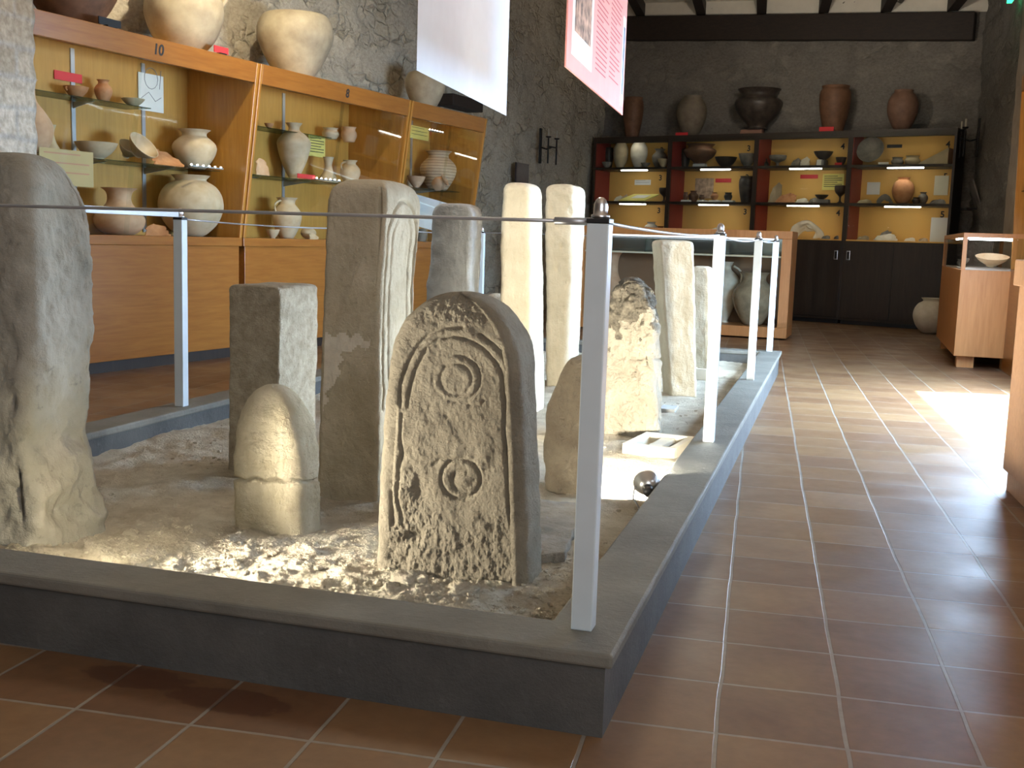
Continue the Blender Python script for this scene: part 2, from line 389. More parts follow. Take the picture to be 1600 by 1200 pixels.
# door and window frames in the right wall
def wallpt(y, off=0):
    p = RC-TU*((RC[1]-y)/TU[1])+TN*off; return p
def frame(name, y0, y1, z0, z1, mull=0):
    g = G(); t = .06
    def tf(u, w, z):
        p = wallpt(y0, 0)+TU*u/TU[1]*1.0+TN*w; return (p[0], p[1], z)
    L = (y1-y0)
    g.box(-t, t*.3, -.02, .16, z0, z1+t, tf); g.box(L-t*.3, L+t, -.02, .16, z0, z1+t, tf); g.box(t*.3, L-t*.3, -.02, .16, z1-t*.3, z1+t, tf)
    if z0 > .1: g.box(t*.3, L-t*.3, -.02, .16, z0-t, z0+t*.3, tf)
    for k in range(mull): g.box(L*(k+1)/(mull+1)-.025, L*(k+1)/(mull+1)+.025, .04, .1, z0, z1, tf)
    g.build(name, M_beam)['kind'] = 'structure'
frame('door_1', DY0, DY1, 0, 2.15, 0); frame('window_1', .5, 1.9, 1.35, 2.45, 1)

# roof: boards, joists and the wall beam, falling towards the right
def zc(x): return 4.66-.0725*(x-2.1)
g = G(); g.hexa([(-9.2, -6.7, zc(-9.2)+.22), (4.6, -6.7, zc(4.6)+.22), (4.6, 20, zc(4.6)+.22), (-9.2, 20, zc(-9.2)+.22)], [(-9.2, -6.7, zc(-9.2)+.3), (4.6, -6.7, zc(4.6)+.3), (4.6, 20, zc(4.6)+.3), (-9.2, 20, zc(-9.2)+.3)])
g.build('ceiling', plain('ceiling_boards', (.78, .74, .64), .9, var=.1))['kind'] = 'structure'
jx = [805, 1000, 1095, 1190, 1287, 1385, 1490]
for k in [-3, -2, -1]+list(range(len(jx)))+[7]:
    pxk = jx[k] if 0 <= k < len(jx) else (905+97*(k+0) if k < 0 else 1590)
    if k == 0: pxk = 905
    if k in (-3, -2, -1): pxk = 905+97*k
    P = onplane(pxk, 22, RW-RN*.1, RN)
    g = G(); a = P[:2]+TU*.6; b2 = P[:2]-TU*12
    w = TN*.075; zz = [zc(a[0]), zc(a[0])+.215]
    za, zb = zc(a[0])-.0, zc(b2[0])
    g.hexa([(a[0]-w[0], a[1]-w[1], za), (a[0]+w[0], a[1]+w[1], za), (b2[0]+w[0], b2[1]+w[1], zb), (b2[0]-w[0], b2[1]-w[1], zb)],
           [(a[0]-w[0], a[1]-w[1], za+.22), (a[0]+w[0], a[1]+w[1], za+.2), (b2[0]+w[0], b2[1]+w[1], zb+.2), (b2[0]-w[0], b2[1]-w[1], zb+.22)])
    g.build('trim_joist', M_beam)['kind'] = 'structure'
a = onplane(808, 62, RW-RN*.1, RN); b2 = onplane(1520, 62, RW-RN*.1, RN)
g = G(); h = .40; dn = RN*.4
g.hexa([(a[0], a[1], a[2]), (b2[0], b2[1], b2[2]), (b2[0]+dn[0], b2[1]+dn[1], b2[2]), (a[0]+dn[0], a[1]+dn[1], a[2])],
       [(a[0], a[1], a[2]+h), (b2[0], b2[1], b2[2]+h), (b2[0]+dn[0], b2[1]+dn[1], b2[2]+h), (a[0]+dn[0], a[1]+dn[1], a[2]+h)])
g.build('trim_wall_beam', M_beam, bevel=.015)['kind'] = 'structure'
g = G(); d0 = RN*.12; d1 = RN*.5; ea = RU*.6
g.hexa([(a[0]-ea[0]+d0[0], a[1]-ea[1]+d0[1], a[2]+h), (b2[0]+ea[0]*.4+d0[0], b2[1]+ea[1]*.4+d0[1], b2[2]+h), (b2[0]+ea[0]*.4+d1[0], b2[1]+ea[1]*.4+d1[1], b2[2]+h), (a[0]-ea[0]+d1[0], a[1]-ea[1]+d1[1], a[2]+h)],
       [(a[0]-ea[0]+d0[0], a[1]-ea[1]+d0[1], a[2]+h+.4), (b2[0]+ea[0]*.4+d0[0], b2[1]+ea[1]*.4+d0[1], b2[2]+h+.4), (b2[0]+ea[0]*.4+d1[0], b2[1]+ea[1]*.4+d1[1], b2[2]+h+.4), (a[0]-ea[0]+d1[0], a[1]-ea[1]+d1[1], a[2]+h+.4)])
g.build('trim_infill', plain('whitewash_infill', (.66, .62, .54), .9))['kind'] = 'structure'
# stone pillar at the left
P = ony(-68, 230, 3.1)
m, nt, b = nodes('pillar_masonry'); b.inputs['Roughness'].default_value = .95
co = coords(nt)
sx = N(nt, 'ShaderNodeSeparateXYZ'); nt.links.new(co, sx.inputs[0]); ad = N(nt, 'ShaderNodeMath', operation='ADD'); nt.links.new(sx.outputs[0], ad.inputs[0]); nt.links.new(sx.outputs[1], ad.inputs[1])
cb = N(nt, 'ShaderNodeCombineXYZ'); nt.links.new(ad.outputs[0], cb.inputs[0]); nt.links.new(sx.outputs[2], cb.inputs[1])
nn = N(nt, 'ShaderNodeTexNoise', Scale=5., Detail=4.); nt.links.new(co, nn.inputs[0])
va = N(nt, 'ShaderNodeVectorMath', operation='MULTIPLY_ADD'); va.inputs[1].default_value = (.05, .05, 0); nt.links.new(nn.outputs['Color'], va.inputs[0]); nt.links.new(cb.outputs[0], va.inputs[2])
br = N(nt, 'ShaderNodeTexBrick'); nt.links.new(va.outputs[0], br.inputs[0])
for k, v in (('Scale', 1.), ('Mortar Size', .03), ('Mortar Smooth', 1.), ('Brick Width', .5), ('Row Height', .19)): br.inputs[k].default_value = v
br.inputs['Color1'].default_value = c4((.42, .36, .27)); br.inputs['Color2'].default_value = c4((.62, .56, .46)); br.inputs['Mortar'].default_value = c4((.48, .45, .40))
n3 = N(nt, 'ShaderNodeTexNoise', Scale=25., Detail=8.); nt.links.new(co, n3.inputs[0])
nt.links.new(mixc(nt, br.outputs[0], ramp(nt, n3.outputs[0], [(.3, (.6, .58, .55)), (.7, (1, 1, 1))]), 1., 'MULTIPLY'), b.inputs['Base Color'])
bump(nt, b, n3.outputs[0], .8, .03); bump(nt, b, br.outputs['Fac'], -.6, .03) if False else bump(nt, b, n3.outputs[0], .3, .01)
def pil(s, t):
    per = [(P[0]-.9, P[1]), (P[0], P[1]), (P[0], P[1]+.7), (P[0]-.9, P[1]+.7), (P[0]-.9, P[1])]
    L = [0, .9, 1.6, 2.5, 3.2]; d = s*3.2
    for i in range(4):
        if d <= L[i+1]+1e-9: break
    k = (d-L[i])/(L[i+1]-L[i]); x = per[i][0]*(1-k)+per[i+1][0]*k; y = per[i][1]*(1-k)+per[i+1][1]*k; z = t*6
    q = Vector((x*4, y*4, z*7)); a_ = noise.noise(q)*.018 + .008*math.cos(z*2*math.pi/.19)
    cx, cy = P[0]-.45, P[1]+.35
    return (x+(x-cx)*a_, y+(y-cy)*a_, z)
v, f = grid(65, 300, pil); mk('trim_pillar', v, f, m, smooth=True)['kind'] = 'structure'

# ------------------------------------------------------------------ pit plinth
PX0, PX1, PY0, PY1, PH = -2.93, 0., 0., 7.85, .21
M_curb = stone('grey_cement', (.066, .065, .062), (.098, .096, .09), 4, spots=(.2, .2, .19), spot_amt=.25, bmp=.25, fine=40, rough=.62)
M_coping = stone('cement_coping', (.135, .128, .108), (.185, .177, .15), 4, spots=(.3, .29, .26), spot_amt=.25, bmp=.25, fine=40, rough=.6)
base = empty('exhibition_plinth', (-1.46, 3.9, 0), 0, 'long low grey cement plinth framing the sand bed of standing stones', 'plinth')
g = G(); t = .17; x0, x1, y0, y1 = PX0+1.46, PX1+1.46, PY0-3.9, PY1-3.9
def ringbox(g, o, i, z0, z1):
    g.box(x0-o, x1+o, y0-o, y0+i, z0, z1); g.box(x0-o, x1+o, y1-i, y1+o, z0, z1); g.box(x0-o, x0+i, y0+i, y1-i, z0, z1); g.box(x1-i, x1+o, y0+i, y1-i, z0, z1)
ringbox(g, 0, t-.01, 0, PH-.035); g.build('side_wall', M_curb, base)
g = G(); o_, i_ = .02, t; zt, zb = PH, PH-.035
out = [(x0-o_, y0-o_), (x1+o_, y0-o_), (x1+o_, y1+o_), (x0-o_, y1+o_)]; inn = [(x0+i_, y0+i_), (x1-i_, y0+i_), (x1-i_, y1-i_), (x0+i_, y1-i_)]
v = [(x, y, z) for z in (zb, zt) for ring in (out, inn) for x, y in ring]
f = []
for k in range(4):
    l = (k+1) % 4
    f += [(k, l, 8+l, 8+k), (8+k, 8+l, 12+l, 12+k), (12+k, 12+l, 4+l, 4+k), (4+k, 4+l, l, k)]
mk('coping', v, f, M_coping, base, bevel=.008)

# sand bed
GZ = .095
M_sand = stone('pale_sand', (.52, .455, .34), (.70, .64, .51), 9, spots=(.30, .25, .18), spot_amt=.4, bmp=.9, fine=75, bd=.012)
def gh(x, y):
    z = GZ + noise.fractal(Vector((x*1.7, y*1.7, .3)), 1, 2, 4)*.022
    z += noise.fractal(Vector((x*9, y*9, 5.)), .9, 2, 4)*.010
    k = noise.noise(Vector((x*34, y*34, 2)))*.5+noise.noise(Vector((x*17, y*17, 7)))
    near = math.exp(-((y-.5)/.55)**2)*(1 if x < -.25 else .4)
    z += max(0, k)*(.006+.020*near)
    z += .028*math.exp(-((x+1.5)**2/.22+(y-.75)**2/.03)) + .035*math.exp(-((x+.62)**2/.035+(y-.50)**2/.018))+.03*math.exp(-((x+1.95)**2/.2+(y-.4)**2/.03))
    return min(z, PH-.012)
def sandfn(xa, xb, ya, yb):
    return lambda s, t: (xa+(xb-xa)*s, ya+(yb-ya)*t, gh(xa+(xb-xa)*s, ya+(yb-ya)*t))
v1, f1 = grid(230, 210, sandfn(PX0+.15, PX1-.15, .15, 2.3)); v2, f2 = grid(110, 190, sandfn(PX0+.15, PX1-.15, 2.3, PY1-.15))
g = G(); g.add(v1, f1); g.add(v2, f2)
s_ = g.build('sand_bed', M_sand, smooth=True); tag(s_, 'pale crumbly sand filling the grey plinth around the standing stones', 'sand', kind='stuff')
def rock(g, c, r, seed, fl=.7):
    v = []; n = 6; m_ = 4
    rs = RNG.rand(n*m_+2)*.5+.75
    v.append((c[0], c[1], c[2]+r*fl)); 
    for j in range(1, m_):
        ph = math.pi*j/m_
        for i in range(n):
            th = 2*math.pi*i/n+seed; q = r*rs[j*n+i]
            v.append((c[0]+q*math.sin(ph)*math.cos(th), c[1]+q*math.sin(ph)*math.sin(th), c[2]+q*fl*math.cos(ph)))
    v.append((c[0], c[1], c[2]-r*fl)); f = []
    for i in range(n): f.append((0, 1+i, 1+(i+1) % n))
    for j in range(m_-2):
        for i in range(n): a_ = 1+j*n; f.append((a_+i, a_+n+i, a_+n+(i+1) % n, a_+(i+1) % n))
    a_ = 1+(m_-2)*n
    for i in range(n): f.append((a_+i, len(v)-1, a_+(i+1) % n))
    g.add(v, f)
g = G()
for k in range(5200):
    if k < 3900:
        x = -2.7+2.55*RNG.rand(); y = .19+abs(RNG.randn())*.42
    else: x = -2.7+2.5*RNG.rand(); y = .3+6.8*RNG.rand()
    if y > 7.5: continue
    r = .003+.009*RNG.rand()**3
    if RNG.rand() < .03: r *= 2.0
    rock(g, (x, y, gh(x, y)+r*.2), r, k)
tag(g.build('sand_clods', M_sand), 'small pale clods and crumbs scattered over the sand bed', 'clods', kind='stuff')

# ------------------------------------------------------------------ standing stones
def sdist(px, py, pl):
    d = np.full(px.shape, 1e9)
    for (x0, y0), (x1, y1) in zip(pl, pl[1:]):
        dx, dy = x1-x0, y1-y0; t = np.clip(((px-x0)*dx+(py-y0)*dy)/(dx*dx+dy*dy+1e-9), 0, 1)
        d = np.minimum(d, np.hypot(px-x0-t*dx, py-y0-t*dy))
    return d
def stele(name, label, cat, yF, top, sh, Ls, Rs, D, mat, p=2., pd=3., cr=.03, amp=.006, rot=0, lean=0, nf=40, ns=24, rows=90, relief=None, seed=0, z0=.03, slots=None, amp2=1., rtop=.0, group=None):
    Ly, Lx = zip(*sorted(Ls)); Ry, Rx = zip(*sorted(Rs))
    ybot = max(Ly[-1], Ry[-1])
    th = np.linspace(0.02, 1, int(rows*.4)); ys = top+(sh-top)*(1-np.cos(th*math.pi/2))   # dense at the top
    ys = np.concatenate([ys, np.linspace(sh, ybot+30, rows-len(ys))[1:]])
    R = []
    for y in ys:
        xl, xr = np.interp(y, Ly, Lx), np.interp(y, Ry, Rx)
        A = ony(xl, y, yF); B = ony(xr, y, yF); z = (A[2]+B[2])/2; a, b = A[0], B[0]
        k = 1.; kd = 1.
        if y < sh:
            q = (sh-y)/(sh-top); k = max(0, 1-q**p)**(1/p); kd = max(0, 1-q**(pd*2))**(1/(pd*2))
        c = (a+b)/2; h = (b-a)/2*k; R.append((z, c-h, c+h, kd))
    # inset rows closing the top
    z, a, b, kd = R[0]; ins = [(z+.0, a+(b-a)/2*(1-q), b-(b-a)/2*(1-q), kd*q) for q in (.75, .5, .25)]
    R = ins[::-1]+R
    R = [r for r in R if r[0] > z0-.04]; R.append((z0-.05,)+R[-1][1:])
    xc = (R[-1][1]+R[-1][2])/2; V = []; FR = []
    nc = 5
    for (z, a, b, kd) in R:
        w = b-a; d = D*kd; yc = yF+D/2; y0_, y1_ = yc-d/2, yc+d/2
        r = min(cr, w*.45, d*.45)
        pts = []; fr = []
        def seg(p0, p1, n, flag):
            for i in range(n): pts.append((p0[0]+(p1[0]-p0[0])*i/n, p0[1]+(p1[1]-p0[1])*i/n)); fr.append(flag)
        def arc(cx, cy, t0, flag=0):
            for i in range(nc): t = t0+math.pi/2*i/nc; pts.append((cx+r*math.cos(t), cy+r*math.sin(t))); fr.append(flag)
        seg((a+r, y0_), (b-r, y0_), nf, 1); arc(b-r, y0_+r, -math.pi/2); seg((b, y0_+r), (b, y1_-r), ns, 2); arc(b-r, y1_-r, 0)
        seg((b-r, y1_), (a+r, y1_), max(6, nf//3), 0); arc(a+r, y1_-r, math.pi/2); seg((a, y1_-r), (a, y0_+r), max(6, ns//2), 3); arc(a+r, y0_+r, math.pi)
        V += [(x, y, z) for x, y in pts]; FR += fr
    n = len(pts); m_ = len(R); V = np.array(V); FR = np.array(FR)
    px = 800+F*((V-CAM)@RT)/((V-CAM)@FW); py = 600-F*((V-CAM)@UP)/((V-CAM)@FW)
    c = np.array([xc, yF+D/2, 0]); nrm = V-c; nrm[:, 2] = 0
    fx = np.where(FR == 1, 0, np.where(FR == 2, 1, np.where(FR == 3, -1, 0))); fy = np.where(FR == 1, -1, 0)
    cor = (FR == 0); ln = np.hypot(nrm[:, 0], nrm[:, 1])+1e-6
    nx = np.where(cor, nrm[:, 0]/ln, fx); ny = np.where(cor, nrm[:, 1]/ln, fy)
    disp = np.array([noise.fractal(Vector((x*3+seed, y*3, z*3)), 1, 2, 3)*amp*2.2*amp2+noise.fractal(Vector((x*16+seed, y*16, z*16)), .8, 2, 4)*amp for x, y, z in V])
    if relief is not None: disp = disp+relief(px, py, FR, V)
    V[:, 0] += nx*disp; V[:, 1] += ny*disp
    V[:, 2] += np.array([noise.noise(Vector((x*7+seed, y*7, 1)))*amp for x, y, z in V])*(V[:, 2] > z0+.1)
    f = []
    for j in range(m_-1):
        for i in range(n):
            k = (i+1) % n; f.append((j*n+i, (j+1)*n+i, (j+1)*n+k, j*n+k))
    V = np.vstack([V, [[(R[0][1]+R[0][2])/2, yF+D/2, R[0][0]]]]); f += [(i, (i+1) % n, len(V)-1) for i in range(n)]
    f.append(tuple((m_-1)*n+i for i in range(n))[::-1])
    o = mk(name, V-np.array([xc, yF+D/2, 0]), f, mat, loc=(xc, yF+D/2, 0), smooth=True)
    if slots is not None:
        idx = slots(px, py, FR, V[:len(px)]); me = o.data
        for i, pl in enumerate(me.polygons):
            if pl.vertices[0] < len(idx) and idx[pl.vertices[0]]: pl.material_index = int(idx[pl.vertices[0]])
    o.rotation_euler = (R_(lean), 0, R_(rot))
    return tag(o, label, cat, group)
def groove(d, w, dep): return -dep*np.exp(-(d/w)**2)

ST_main = stone('carved_stone', (.27, .235, .175), (.39, .345, .262), 7, spots=(.12, .10, .075), spot_amt=.3, bmp=.9, fine=70, bd=.010)
ST_grey = stone('grey_stone', (.23, .22, .18), (.36, .34, .29), 3, spots=(.04, .04, .045), spot_amt=.45, bmp=.4, fine=30)
ST_mot = stone('mottled_stone', (.30, .26, .19), (.44, .39, .30), 22, spots=(.11, .10, .08), spot_amt=.75, bmp=.8, fine=60)
ST_tall = stone('tan_stone', (.36, .31, .215), (.48, .42, .31), 5, spots=(.20, .165, .11), spot_amt=.4, bmp=.4, fine=50)
ST_plas = stone('repair_plaster', (.52, .47, .38), (.62, .57, .47), 5, spot_amt=.1, bmp=.2, fine=40)
ST_small = stone('small_stone', (.46, .40, .27), (.60, .54, .40), 8, spots=(.28, .23, .16), spot_amt=.4, bmp=.9, fine=60)
ST_blue = stone('slate_grey_stone', (.21, .21, .20), (.33, .33, .31), 6, spots=(.5, .5, .48), spot_amt=.3, bmp=.4, fine=40)
ST_cream = stone('cream_stone', (.48, .42, .30), (.60, .54, .41), 4, spots=(.34, .29, .20), spot_amt=.35, bmp=.35, fine=40)
ST_rough = stone('pitted_stone', (.40, .34, .25), (.58, .52, .40), 6, spots=(.10, .085, .07), spot_amt=.7, bmp=1., fine=35, bd=.02)
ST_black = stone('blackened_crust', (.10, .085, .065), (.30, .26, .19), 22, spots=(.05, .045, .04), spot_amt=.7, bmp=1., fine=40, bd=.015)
ST_brown = stone('brown_stone', (.25, .20, .14), (.36, .30, .21), 8, spots=(.11, .09, .07), spot_amt=.4, bmp=.7, fine=55)

def Z3(p): return [(560+x*.4333, 430+y*.4333) for x, y in p]
def rel6(px, py, FR, V):
    d = np.zeros(px.shape)
    L = [([(178, 470), (185, 410), (205, 340), (245, 262), (290, 230), (340, 222), (400, 235), (450, 265), (490, 310), (512, 350), (520, 385), (520, 440)], 3.0, .010),
         ([(150, 470), (150, 400), (172, 330), (205, 262), (250, 215), (310, 190), (370, 190)], 3.2, .011),
         ([(440, 218), (480, 245), (520, 285), (545, 335), (556, 400), (562, 450), (560, 600), (576, 720), (578, 885)], 3.2, .012),
         ([(528, 440), (524, 560), (532, 660), (540, 770), (546, 900)], 2.8, .012),
         ([(135, 480), (132, 560), (124, 660), (116, 760), (122, 900)], 3.2, .012),
         ([(158, 500), (152, 590), (160, 640), (146, 700), (140, 800), (160, 880)], 2.8, .010),
         ([(400, 470), (440, 470), (450, 455)], 2.2, .007), ([(268, 685), (300, 660), (330, 668)], 2.5, .006)]
    for pl, w, dep in L: d += groove(sdist(px, py, Z3(pl)), w, dep)
    def ring(cx, cy, r, w, dep, sx=1.):
        c = Z3([(cx, cy)])[0]; q = np.hypot((px-c[0])/sx, py-c[1]); return groove(q-r*.4333, w, dep)
    d += ring(352, 375, 84, 2.6, .007)*(np.clip((px-690)/20, .25, 1)) + ring(350, 378, 56, 2.6, .006)*.9
    d += ring(368, 736, 71, 3.0, .010)
    c = Z3([(378, 745)])[0]; q = np.hypot(px-c[0], py-c[1]); d += .008*np.exp(-(q/9)**2)-.007*np.exp(-((q-17)/4)**2)*(px < c[0]+6)
    # recessed band outside arch, pitted lower part
    low = np.clip((py-800+12*np.sin(px*.05))/40, 0, 1)
    lowL = np.clip((py-690)/80, 0, 1)*np.clip((690-px)/60, 0, 1)
    rough = np.array([noise.fractal(Vector((x*38, y*38, z*34)), .7, 2, 4) for x, y, z in V])
    d = d*.8*(1-low*.8)
    d += rough*(.0010+.0034*np.clip(low+lowL, 0, 1)) - .006*low
    d -= .02*np.exp(-((px-648)/16)**2-((py-838)/12)**2)+.012*np.exp(-((px-655)/12)**2-((py-765)/22)**2)
    top = np.clip((520-py+.0)/30, 0, 1)*np.exp(-((px-700)/60.)**2); d += -top*.004+rough*top*.004
    edge = np.clip((py-905)/10, 0, 1); d -= edge*.012
    return d*(FR == 1)+rough*.0006
stele('standing_stone', 'round-topped stone in front, carved with arches and two circle motifs', 'standing stone', .70, 457, 575,
      [(470, 614), (500, 608), (560, 604), (640, 598), (780, 588), (895, 583)], [(470, 806), (510, 808), (560, 812), (700, 818), (830, 821), (925, 824)],
      .21, ST_main, p=2.15, pd=2.2, cr=.045, amp=.0035, nf=230, ns=30, rows=330, relief=rel6, seed=1.)
def rel1(px, py, FR, V):
    rough = np.array([noise.fractal(Vector((x*5, y*5, z*5)), .8, 2, 4) for x, y, z in V])
    low = np.clip((py-640)/120, 0, 1)
    d = rough*.035*low
    for x, y, r, dp in ((20, 630, 9, .015), (48, 748, 12, .012), (60, 815, 22, -.02), (95, 640, 16, .015), (28, 330, 7, .008), (90, 365, 6, .006), (75, 590, 6, .008), (118, 690, 10, .03)):
        d -= dp*np.exp(-((px-x)/r)**2-((py-y)/(r*1.1))**2)
    return d
stele('standing_stone', 'massive grey stone slab at the left edge, its foot broken and lit', 'standing stone', .42, 232, 400,
      [(240, -120), (560, -140), (865, -150)], [(240, 38), (330, 44), (560, 50), (640, 44), (690, 40), (720, 52), (865, 62)],
      .33, ST_grey, p=3.2, pd=1.3, cr=.05, amp=.008, nf=60, ns=60, rows=170, relief=rel1, seed=2.)
def rel3(px, py, FR, V):
    c = 748+.02*(px-360)+2*np.sin(px*.2)
    return groove(py-c, 2.2, .022)+.004*(py > c)
stele('standing_stone', 'small round-topped pale stone cracked across, between the slab and carved stone', 'standing stone', .97, 605, 700,
      [(640, 357), (700, 357), (830, 363)], [(640, 462), (700, 466), (830, 470)], .19, ST_small, p=2.1, pd=1.2, cr=.06, amp=.006, nf=60, ns=30, rows=150, relief=rel3, seed=3.)
stele('standing_stone', 'square mottled stone block with sharp edges behind the small cracked stone', 'standing stone', 1.77, 445, 462,
      [(450, 357), (745, 356)], [(450, 438), (745, 435)], .35, ST_mot, p=5, pd=5, cr=.012, amp=.0045, nf=40, ns=50, rows=120, seed=4.)
def rel4(px, py, FR, V):
    y = V[:, 1]; z = V[:, 2]; yc = 1.57+.19; d = np.zeros(px.shape)
    zt = 1.13
    for R0, dep in ((.150, .012), (.095, .008)):
        q = np.where(z > zt, np.hypot(y-yc, (z-zt)*1.0)-R0, np.abs(y-yc)-R0)
        d += groove(q, .008, dep)
    d = d*(z > .45)*(FR == 2)
    d += groove(sdist(px, py, [(598, 295), (593, 320), (595, 400), (590, 450)]), 3, .012)*(FR == 1)
    return d
PATCH = [(496, 522), (540, 520), (560, 524), (584, 530), (572, 540), (548, 544), (534, 556), (528, 590), (514, 598), (508, 640), (496, 645)]
def inpoly(px, py, P_):
    r = np.zeros(px.shape, bool); n = len(P_)
    for i in range(n):
        x0, y0 = P_[i]; x1, y1 = P_[(i+1) % n]
        if y0 == y1: continue
        c = ((y0 > py) != (y1 > py)) & (px < (x1-x0)*(py-y0)/(y1-y0)+x0); r ^= c
    return r
stele('standing_stone', 'tall tan stone with a pale repair patch and arches carved on its right side', 'standing stone', 1.57, 277, 330,
      [(280, 512), (330, 510), (560, 499), (780, 494)], [(280, 604), (330, 605), (450, 594), (780, 590)], .37, [ST_tall, ST_plas], p=3.5, pd=1.6, cr=.02, amp=.0035,
      nf=90, ns=90, rows=220, relief=rel4, seed=5., slots=lambda px, py, FR, V: inpoly(px+4*np.sin(py*.3), py+4*np.sin(px*.25), PATCH) & (FR == 1))
stele('standing_stone', 'slate grey stone with rounded corners left of the twin cream stones', 'standing stone', 3.75, 317, 350,
      [(320, 674), (420, 670), (440, 665), (680, 664)], [(320, 737), (680, 732)], .22, ST_blue, p=4, pd=3, cr=.03, amp=.006, rows=100, seed=6.)
stele('standing_stone', 'left of the twin tall cream stones, smooth with a bright right edge', 'standing stone', 3.95, 284, 312,
      [(290, 784), (400, 781), (640, 779)], [(290, 828), (400, 830), (640, 833)], .30, ST_cream, p=3.5, pd=3, cr=.035, amp=.004, rows=110, seed=7.)
stele('standing_stone', 'right of the twin tall cream stones, pocked with small pits', 'standing stone', 5.3, 287, 315,
      [(290, 849), (600, 853)], [(290, 898), (450, 892), (600, 886)], .38, ST_cream, p=4.5, pd=3, cr=.04, amp=.006, rows=130, seed=8.,
      relief=lambda px, py, FR, V: sum(-.014*np.exp(-((px-x)/4)**2-((py-y)/5)**2) for x, y in ((872, 355), (878, 385), (870, 420), (885, 440), (905, 350), (900, 375), (903, 420), (862, 330), (890, 330))))
def rel9(px, py, FR, V): return np.array([noise.fractal(Vector((x*9, y*9, z*9)), .8, 2, 3)*.010 for x, y, z in V])
stele('standing_stone', 'stumpy brown stone with a sloping shoulder, behind the nearest white post', 'standing stone', 1.98, 560, 585,
      [(560, 884), (585, 874), (640, 851), (700, 847), (780, 852)], [(560, 926), (780, 918)], .30, ST_brown, p=3, pd=3, cr=.03, amp=.005, rows=90, relief=rel9, seed=9.)
def rel10(px, py, FR, V):
    r = np.array([noise.fractal(Vector((x*10, y*10, z*10)), .7, 2, 4) for x, y, z in V]); u = np.clip((540-py)/60, 0, 1)
    d = r*(.006+.028*u)
    for x, y, r_, dp in ((962, 505, 9, .018), (965, 525, 6, .012), (1000, 500, 5, .01), (985, 560, 5, .008), (955, 465, 8, .02)): d -= dp*np.exp(-((px-x)/r_)**2-((py-y)/r_)**2)
    return d - .012*np.exp(-((py-561)/2.)**2)*(px > 985)
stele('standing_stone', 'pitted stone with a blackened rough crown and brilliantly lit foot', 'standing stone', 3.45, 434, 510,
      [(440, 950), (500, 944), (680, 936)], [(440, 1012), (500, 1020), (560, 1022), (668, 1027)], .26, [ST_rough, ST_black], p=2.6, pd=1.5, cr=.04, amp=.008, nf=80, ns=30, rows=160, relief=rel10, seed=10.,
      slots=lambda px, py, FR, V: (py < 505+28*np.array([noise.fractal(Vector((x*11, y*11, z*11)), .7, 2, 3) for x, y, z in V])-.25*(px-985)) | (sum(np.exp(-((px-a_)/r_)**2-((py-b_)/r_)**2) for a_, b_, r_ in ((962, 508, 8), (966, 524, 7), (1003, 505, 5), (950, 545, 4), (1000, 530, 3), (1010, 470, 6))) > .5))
stele('standing_stone', 'narrow pale stone turned edge-on, behind the stone with the blackened crown', 'standing stone', 5.2, 375, 390,
      [(380, 1019), (617, 1036)], [(380, 1074), (617, 1080)], .24, ST_cream, p=5, pd=4, cr=.02, amp=.005, rot=22, rows=90, seed=11.)
stele('standing_stone', 'farthest pale stone, low and bluish white under the far lamp', 'standing stone', 6.4, 416, 435,
      [(420, 1080), (590, 1080)], [(420, 1109), (590, 1110)], .2, ST_cream, p=4, pd=3, cr=.02, amp=.004, rows=70, seed=12.)
stele('standing_stone', 'small pale stone tip showing above the carved stone, beside the left cream stone', 'standing stone', 4.9, 459, 480,
      [(465, 752), (640, 752)], [(465, 782), (640, 782)], .2, ST_rough, p=2.2, pd=2, cr=.03, amp=.004, rows=60, seed=13.)
# dark slab fragment lying on the sand
q = [onz(800, 868, .13), onz(883, 865, .13), onz(909, 785, .13), onz(845, 783, .13)]
def slabfn(s, t):
    p = q[0]*(1-s)*(1-t)+q[1]*s*(1-t)+q[2]*s*t+q[3]*(1-s)*t
    k = noise.fractal(Vector((p[0]*8, p[1]*8, 0)), 1, 2, 3)*.010; e = noise.noise(Vector((s*9, t*9, 4)))*.012
    return (p[0]+e, p[1]+e, p[2]+k)
v, f = grid(30, 30, slabfn); nv = len(v); v += [(x, y, z-.055) for x, y, z in v]
bd = [i for i in range(30)]+[29+30*i for i in range(1, 30)]+[29*30+i for i in range(28, -1, -1)]+[30*i for i in range(28, 0, -1)]
f += [(bd[i], bd[i]+nv, bd[(i+1) % len(bd)]+nv, bd[(i+1) % len(bd)]) for i in range(len(bd))]
f += [tuple(i+nv for i in q_)[::-1] for q_ in f[:29*29]]
ST_slab = stone('dark_slab', (.10, .09, .075), (.30, .27, .22), 5, spots=(.05, .045, .04), spot_amt=.5, bmp=.6, fine=30, rough=.5)
c = np.mean(v, axis=0); c[2] = 0
tag(mk('stone_slab', np.array(v)-c, f, ST_slab, loc=c, smooth=True), 'dark flat slab fragment lying on the sand behind the carved stone', 'stone slab')
